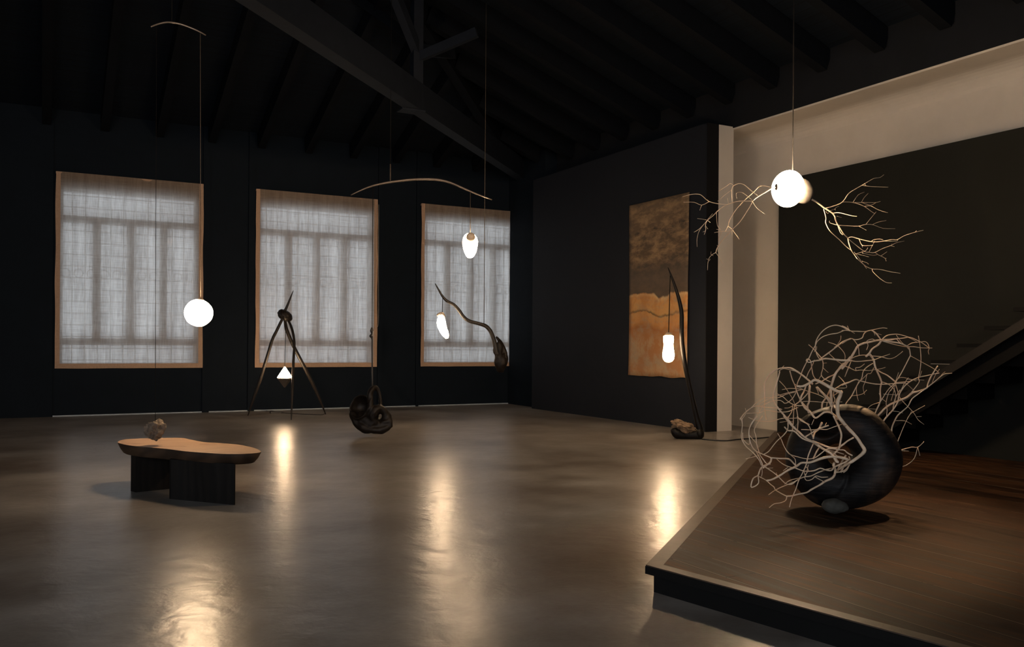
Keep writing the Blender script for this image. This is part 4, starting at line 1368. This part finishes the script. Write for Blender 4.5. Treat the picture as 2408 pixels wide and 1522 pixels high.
# fine twigs on the left
L(rg, [
    (1.6, 1.3, -.35, -.2, [(565, 890), (640, 970), (700, 1060), (750, 1140), (785, 1220)]),
    (1.6, 2.2, -.2, -.25, [(535, 1075), (620, 1120), (690, 1185), (780, 1235), (850, 1245), (900, 1240)]),
    (1.4, 1.9, -.3, -.1, [(605, 1015), (700, 998), (800, 1000), (900, 1015), (1000, 1045), (1120, 1085), (1210, 1130)]),
    (2.6, 2.0, -.5, -.3, [(0, 1440), (50, 1370), (100, 1320), (180, 1265), (250, 1248), (350, 1265), (540, 1280), (600, 1300)]),
    (1.8, 2.2, -.5, -.25, [(100, 1355), (200, 1350), (280, 1345), (360, 1315), (450, 1320), (570, 1335), (680, 1330), (760, 1300), (830, 1270)]),
    (1.1, 1.7, -.4, -.2, [(280, 1345), (275, 1230), (350, 1180), (450, 1130), (560, 1095), (680, 1060), (800, 1035), (900, 1010)]),
    (1.1, 1.7, -.5, -.2, [(140, 1290), (250, 1190), (360, 1130), (550, 1130), (660, 1080), (810, 1045)]),
    (2.0, 2.0, -.4, -.2, [(240, 1250), (330, 1240), (400, 1200), (460, 1180), (560, 1165), (610, 1185), (640, 1210), (690, 1195), (760, 1130), (800, 1060)]),
    (1.6, 1.8, -.5, -.3, [(120, 1410), (230, 1455), (350, 1468), (480, 1465), (600, 1425), (720, 1425), (850, 1425), (930, 1480), (1000, 1515)]),
    (1.9, 1.5, -.45, -.4, [(235, 1520), (290, 1440), (322, 1388)]), (1.3, 1.1, -.3, -.3, [(570, 1483), (680, 1468), (760, 1475)]),
    (2.0, 1.6, -.2, -.35, [(785, 1230), (770, 1330), (765, 1515)]), (2.2, 1.8, -.2, -.35, [(795, 1230), (825, 1380), (830, 1515)]), (2.4, 1.9, -.2, -.35, [(755, 1240), (740, 1330), (690, 1420), (685, 1520)]),
    (1.4, 1.2, -.3, -.2, [(640, 1278), (700, 1275), (760, 1240)]), (1.2, 1.3, -.2, -.15, [(790, 935), (830, 970), (900, 1010)]),
    (1.6, 1.6, -.5, -.5, [(0, 1420), (20, 1440), (35, 1520)]), (1.1, 1.4, -.5, -.5, [(75, 1280), (85, 1350), (30, 1440), (10, 1450)]), (1.4, 1.4, -.3, -.3, [(1060, 1440), (1025, 1520)]),
    (1.4, 2.2, .2, .1, [(1583, 1120), (1520, 1210), (1490, 1275)]), (1.1, 1.0, -.2, -.1, [(545, 1130), (640, 1090), (800, 1035)]),
], A)
# crown on the right
L(rg, [
    (6.0, 4.8, .1, .15, [(0, 665), (60, 590), (120, 510), (170, 430), (210, 360), (270, 330), (360, 310), (450, 290), (520, 282)]),
    (4.4, 5.4, .15, .1, [(520, 288), (480, 345), (400, 400), (360, 460), (315, 500)]),
    (5.4, 4.2, .1, .2, [(360, 465), (420, 540), (440, 640), (500, 770), (525, 840)]),
    (4.6, 2.8, .2, .2, [(525, 840), (510, 900), (505, 970), (510, 1060), (490, 1140), (460, 1200), (430, 1290), (425, 1370)]),
    (2.8, 1.8, .0, .15, [(0, 95), (60, 120), (110, 160), (200, 165), (300, 168), (390, 150)]), (4.0, 3.6, .15, .15, [(390, 150), (450, 190), (490, 240), (520, 282)]),
    (2.0, 1.2, .15, .2, [(400, 148), (460, 135), (540, 120), (600, 127)]), (1.3, 1.0, .1, .1, [(70, 92), (100, 150), (170, 195)]), (1.4, 1.0, .15, .1, [(390, 150), (420, 175), (437, 220)]), (1.2, .9, .15, .15, [(470, 195), (525, 213)]),
    (2.0, 1.8, 0, .1, [(0, 155), (50, 152), (100, 160)]),
    (3.0, 2.2, .1, .15, [(0, 325), (60, 290), (120, 262), (180, 278), (265, 255), (290, 200), (330, 165), (390, 150)]), (2.2, 1.6, .1, .1, [(150, 275), (180, 310), (215, 370), (228, 485)]),
    (1.6, 2.4, .0, .15, [(325, 412), (345, 350), (330, 295), (400, 268), (440, 285), (520, 282)]),
], Bw)
L(rg, [
    (3.0, 1.7, .15, .4, [(525, 280), (580, 230), (640, 210), (740, 205), (860, 235), (1020, 295), (1100, 345), (1150, 385)]), (1.6, 1.4, .2, .3, [(830, 225), (930, 270), (990, 307)]),
    (2.8, 1.6, .15, .3, [(530, 275), (620, 272), (700, 265), (800, 258), (900, 245), (980, 275), (1020, 300)]),
    (2.8, 1.4, .15, .35, [(540, 295), (640, 325), (740, 350), (860, 370), (950, 370), (1060, 385), (1195, 387)]),
    (2.4, 2.0, .15, .3, [(540, 290), (640, 285), (720, 270), (760, 310), (840, 360), (890, 400), (907, 490)]),
    (4.2, 2.6, .15, .25, [(540, 292), (650, 305), (760, 322), (860, 362), (890, 390), (907, 492)]),
    (1.4, 1.3, .3, .2, [(720, 215), (780, 300), (850, 365), (890, 410)]), (2.0, 1.5, .3, .45, [(870, 352), (930, 320), (1020, 310), (1100, 302), (1140, 335), (1155, 390), (1143, 430), (1152, 470)]),
    (2.8, 2.0, .25, .1, [(905, 490), (870, 560), (780, 730), (700, 850), (620, 930), (540, 1050), (480, 1150), (430, 1290)]), (1.7, 1.5, .25, .35, [(905, 490), (980, 530), (1060, 575), (1180, 640), (1280, 705)]),
    (1.5, 2.2, .35, .2, [(1013, 225), (1030, 330), (1045, 480), (1045, 580), (1035, 680), (1015, 780), (1025, 830), (980, 900), (910, 990)]),
    (3.0, 1.3, -.1, .0, [(0, 545), (120, 555), (200, 565), (330, 555), (420, 545), (500, 515), (570, 490), (635, 467)]),
    (2.0, 1.5, .1, .2, [(100, 540), (180, 500), (280, 480), (400, 492), (500, 500), (560, 515), (630, 530), (700, 510), (770, 460), (805, 430)]),
    (1.6, 1.2, .1, 0, [(130, 540), (100, 620), (40, 765)]), (1.8, 1.6, .1, .0, [(40, 630), (120, 660), (185, 688), (180, 650), (240, 640), (297, 598)]), (1.6, 1.2, 0, .1, [(185, 688), (250, 680), (360, 685), (460, 670), (520, 660), (575, 643)]),
], Bw)
L(rg, [
    (3.4, 2.4, -.2, .1, [(0, 880), (100, 840), (185, 805), (240, 822), (330, 845), (420, 862), (520, 868), (650, 862), (840, 850)]), (1.6, 1.3, .1, .2, [(840, 850), (900, 900), (960, 960)]), (1.6, 1.2, .1, .15, [(780, 950), (830, 850), (880, 780)]),
    (3.4, 3.6, .15, .2, [(450, 665), (520, 710), (600, 750), (700, 830), (720, 845)]), (1.8, 1.2, .2, .25, [(715, 845), (830, 835), (920, 825)]), (1.7, 1.1, .2, .25, [(705, 840), (760, 782), (850, 785), (985, 825)]),
    (2.4, 1.2, .2, .35, [(705, 850), (730, 930), (760, 1030), (820, 1110), (900, 1190), (960, 1260), (1010, 1340), (1088, 1400)]), (1.0, .8, .3, .3, [(990, 1298), (1055, 1295)]),
    (2.0, 1.8, .2, .15, [(525, 835), (600, 860), (670, 910), (700, 960), (710, 1040), (690, 1130), (670, 1210)]),
    (2.2, 2.8, .15, .25, [(410, 590), (330, 640), (280, 700), (260, 790), (200, 880), (130, 1020), (60, 1110), (22, 1190)]),
    (1.6, 1.2, .2, .1, [(220, 830), (190, 920), (200, 1020), (218, 1088)]), (1.5, 1.1, .2, .3, [(130, 1020), (220, 1010), (280, 990), (327, 943)]),
    (1.6, 1.2, .15, .2, [(420, 650), (380, 725), (340, 730), (260, 810)]), (1.6, 1.1, .15, .2, [(330, 730), (310, 830), (280, 910), (300, 1005)]),
    (2.0, 1.3, .2, .15, [(590, 1300), (597, 1200), (585, 1110), (620, 980), (690, 880), (750, 710)]), (1.3, 1.0, .15, .15, [(585, 1100), (520, 1050), (490, 985)]),
    (2.4, 1.5, .15, .2, [(770, 943), (720, 1020), (690, 1100), (675, 1180)]), (1.5, 1.2, .2, .2, [(650, 1085), (690, 950), (710, 860)]), (1.3, 1.1, .2, .2, [(640, 960), (700, 880)]),
], Bw)
L(rg, [
    (5.4, 4.4, .2, .3, [(400, 1372), (470, 1290), (600, 1160), (740, 1090), (860, 1040), (930, 980), (1000, 965), (1080, 940), (1130, 915)]),
    (3.6, 3.4, .3, .3, [(1130, 915), (1150, 830), (1200, 730), (1268, 625)]),
    (4.2, 2.2, .2, .25, [(500, 1470), (540, 1370), (600, 1290), (680, 1200), (740, 1100), (760, 1000), (830, 890), (920, 820), (1020, 775), (1120, 755), (1200, 735), (1288, 718)]),
    (1.2, 1.0, .2, .2, [(1030, 775), (1057, 690)]),
    (4.0, 2.2, .1, .35, [(640, 1620), (655, 1540), (660, 1450), (690, 1370), (740, 1280), (830, 1200), (880, 1150), (930, 1060), (1020, 990), (1130, 910), (1230, 830), (1300, 770), (1350, 735), (1400, 725), (1457, 722)]),
    (1.3, .9, .3, .35, [(1300, 770), (1330, 730), (1366, 702)]), (1.2, .9, .3, .35, [(1195, 845), (1240, 740), (1292, 668)]),
    (2.4, 1.3, .15, .35, [(690, 1760), (740, 1620), (780, 1520), (830, 1400), (900, 1270), (970, 1220), (1097, 1150)]), (1.0, .8, .3, .3, [(900, 1270), (920, 1225)]),
    (1.7, 1.2, .15, .25, [(715, 1350), (830, 1352), (922, 1397)]), (1.3, 1.5, .1, .25, [(285, 1280), (340, 1190), (400, 1140), (490, 1110)]), (1.4, 1.0, .2, .2, [(670, 1222), (740, 1230), (807, 1250)]),
    (2.0, 1.6, .05, .05, [(140, 1217), (245, 1203)]),
], Bw)
s5 = 3.045
limb(rg, [
    (3.2, 1.6, .05, .2, [(1222, 1000), (1280, 970), (1350, 950), (1395, 950), (1440, 910)]), (1.3, 1.0, .15, .1, [(1395, 950), (1410, 1010)]), (1.8, 1.5, .15, .05, [(1393, 955), (1370, 1030), (1310, 1080), (1226, 1105)]),
    (1.8, 1.3, .1, .1, [(1275, 975), (1330, 978)]),
], s5, s5, 1700, 740, D, k)
# limbs in front of the ring and down to the left
L(rg, [
    (8.2, 9.0, F_, F_ - .06, [(1470, -10), (1560, 110), (1650, 210), (1740, 310), (1800, 400), (1845, 480), (1810, 535), (1750, 585), (1660, 645)]),
    (8.6, 6.0, F_ - .06, -.25, [(1660, 645), (1560, 700), (1450, 765)]),
    (5.0, 5.4, F_, F_ - .02, [(1400, -10), (1450, 90), (1490, 180), (1512, 260), (1500, 360), (1480, 450), (1430, 510), (1380, 560)]),
    (4.2, 5.0, F_ + .02, F_ - .02, [(1690, 300), (1600, 350), (1520, 410), (1440, 450), (1330, 440), (1200, 390), (1100, 350)]),
], Cw)
L(rg, [
    (5.2, 6.0, F_ - .04, F_ - .06, [(690, -10), (780, 100), (880, 200), (980, 290), (1080, 350), (1200, 430), (1300, 490), (1380, 540), (1440, 640), (1475, 650)]),
    (3.4, 4.2, F_ - .08, F_ - .06, [(700, 150), (750, 200), (840, 210), (950, 310), (1100, 365), (1200, 390)]),
    (3.0, 2.0, F_, F_ - .1, [(880, 0), (940, 60), (1030, 110), (1070, 180), (1090, 250), (1110, 310)]), (5.0, 4.4, -.15, F_, [(1235, 85), (1190, 180), (1130, 230), (1110, 315)]),
    (1.6, 1.4, -.25, -.2, [(1275, 140), (1300, 88)]), (4.2, 3.6, F_, F_, [(980, 300), (1060, 250), (1180, 180), (1330, 128)]), (2.6, 1.8, F_, F_ + .03, [(940, 185), (1100, 190), (1200, 180), (1300, 185), (1400, 150), (1520, 110)]),
    (1.8, 1.6, F_, F_, [(825, -10), (820, 100), (810, 180), (840, 220), (900, 215)]), (1.8, 1.6, F_, F_, [(890, -10), (890, 100), (885, 200)]),
], Cw)
L(rg, [
    (7.2, 4.4, F_ - .04, -.5, [(1600, 612), (1480, 582), (1360, 572), (1220, 600), (1120, 640), (1050, 660), (940, 662), (870, 712), (760, 762), (620, 850), (520, 900), (440, 915)]),
    (4.4, 3.2, -.45, -.5, [(870, 712), (820, 660), (760, 608), (640, 600), (510, 590)]),
    (3.0, 2.4, -.5, -.5, [(510, 590), (400, 545), (300, 500), (240, 440), (200, 330), (190, 200), (230, 100), (310, -5)]),
    (4.6, 3.8, -.5, -.5, [(510, 590), (500, 650), (450, 690), (390, 735)]),
    (2.0, 2.6, -.5, -.5, [(90, 20), (95, 130), (80, 280), (100, 350), (150, 430), (220, 490), (280, 550), (340, 630), (370, 700)]),
    (2.0, 2.2, -.5, -.45, [(100, 230), (108, 330), (190, 400), (200, 330)]), (1.8, 2.6, -.5, -.45, [(190, 260), (240, 320), (300, 390), (320, 460), (350, 550), (400, 620), (440, 670), (500, 680)]),
    (1.8, 2.0, -.45, -.45, [(385, -10), (310, 100), (265, 190), (290, 280), (300, 400), (320, 460)]),
    (2.4, 3.4, -.45, -.5, [(240, 440), (310, 530), (350, 610), (385, 700), (340, 780), (322, 850), (328, 950), (265, 1003), (218, 1002), (250, 885), (320, 840), (350, 755), (400, 705), (480, 680)]),
    (1.8, 1.4, -.5, -.45, [(145, 605), (260, 575), (330, 555)]), (1.6, 1.2, -.5, -.5, [(375, 740), (380, 800), (370, 860)]), (1.3, 1.0, -.5, -.5, [(440, 740), (535, 735)]),
], Cw)
L(rg, [
    (2.8, 2.6, -.5, -.4, [(390, 700), (480, 760), (580, 830), (650, 900), (720, 960), (800, 970), (890, 900), (920, 870)]), (1.2, 1.0, -.45, -.45, [(590, 830), (580, 800)]),
    (2.0, 2.6, -.5, -.55, [(340, 860), (440, 915), (500, 970), (550, 1010), (570, 1050), (650, 1100), (730, 1140)]),
    (3.2, 6.0, -.55, -.3, [(730, 1140), (800, 1135), (900, 1110), (1010, 1090), (1090, 1040), (1200, 980), (1280, 930), (1380, 880), (1415, 830)]),
    (6.0, 6.4, -.3, -.32, [(1415, 835), (1425, 760), (1400, 700), (1412, 662)]),
    (2.6, 1.7, -.55, -.6, [(730, 1140), (715, 1200), (640, 1235), (550, 1250), (480, 1305)]),
    (2.2, 3.0, -.55, -.35, [(770, 1298), (800, 1180), (860, 1040), (900, 920), (960, 800), (1010, 690), (1030, 590), (1070, 480), (1110, 390)]),
    (1.7, 3.4, -.55, -.3, [(470, 1120), (570, 1050), (700, 990), (830, 940), (960, 870), (1080, 850), (1180, 800), (1290, 760), (1400, 735)]),
    (1.8, 2.0, -.45, -.4, [(600, 240), (650, 320), (690, 420), (740, 500), (800, 560), (850, 610), (860, 700)]),
    (2.2, 2.6, -.5, -.35, [(390, 545), (470, 500), (540, 410), (600, 340), (680, 270), (740, 190), (750, 100), (748, -5)]),
], Cw)
L(rg, [
    (1.8, 3.4, -.42, -.4, [(690, 420), (760, 530), (900, 580), (1020, 605), (1120, 595), (1180, 560), (1230, 520), (1300, 470), (1380, 460), (1480, 475), (1550, 480), (1600, 520), (1672, 560)]),
    (4.6, 3.4, -.36, -.3, [(1110, 605), (1160, 500), (1205, 430)]),
    (2.0, 4.6, -.45, -.35, [(580, 600), (660, 670), (750, 715), (860, 740), (980, 780), (1120, 775), (1210, 740), (1290, 765), (1370, 770), (1410, 725), (1480, 690), (1570, 650), (1625, 608)]),
    (1.5, 1.3, -.45, -.45, [(680, 775), (750, 725)]), (2.0, 2.4, -.4, -.36, [(1010, 720), (1040, 770), (1000, 830), (990, 880), (1020, 915), (1090, 900), (1150, 850), (1230, 870), (1320, 865)]),
    (2.2, 2.0, -.4, -.35, [(1140, 865), (1200, 900), (1270, 935)]), (1.8, 1.6, -.4, -.4, [(980, 780), (1000, 850), (1040, 690)]),
    (3.4, 3.4, -.28, -.3, [(1430, 800), (1500, 790), (1560, 770), (1610, 720), (1642, 650), (1620, 570)]),
    (5.6, 4.6, -.2, -.22, [(1500, 800), (1550, 700), (1600, 620)]), (5.2, 4.6, -.2, -.2, [(1450, 795), (1520, 650), (1580, 552)]), (3.6, 3.4, -.2, -.25, [(1540, 800), (1590, 760), (1630, 680)]),
    (2.0, 1.8, -.45, -.4, [(700, 970), (760, 920), (840, 895), (900, 880)]), (1.8, 2.0, -.45, -.4, [(180, 10), (270, 55), (400, 68), (520, 65), (600, 40), (680, 25)]),
    (3.4, 2.4, -.25, -.2, [(1330, 480), (1420, 500), (1550, 540)]), (2.6, 2.4, -.2, -.2, [(1400, 560), (1440, 600), (1470, 650)]), (2.4, 1.6, -.2, -.2, [(1360, 490), (1450, 560), (1540, 610)]),
], Cw)

# small stone wedging the ring
sp_ = onz(1962, 1208, TOPZ)
pk = fwd_of(sp_) / FOC
bm = bmesh.new()
ball(bm, Vector((sp_.x, sp_.y, TOPZ + 17 * pk)) - FWD * .01, 17.5 * pk, 4, 1.70, 1.2, .98, .12, 1.3, 7, VF @ Matrix.Rotation(math.radians(6), 3, 'Y'), 2)
mn = min(v_.co.z for v_ in bm.verts)
for v_ in bm.verts:
    v_.co.z += TOPZ + .001 - mn
tag(obj('stone', bm, m_pebble, None, True), 'smooth grey stone wedged against the foot of the charred ring', 'stone')
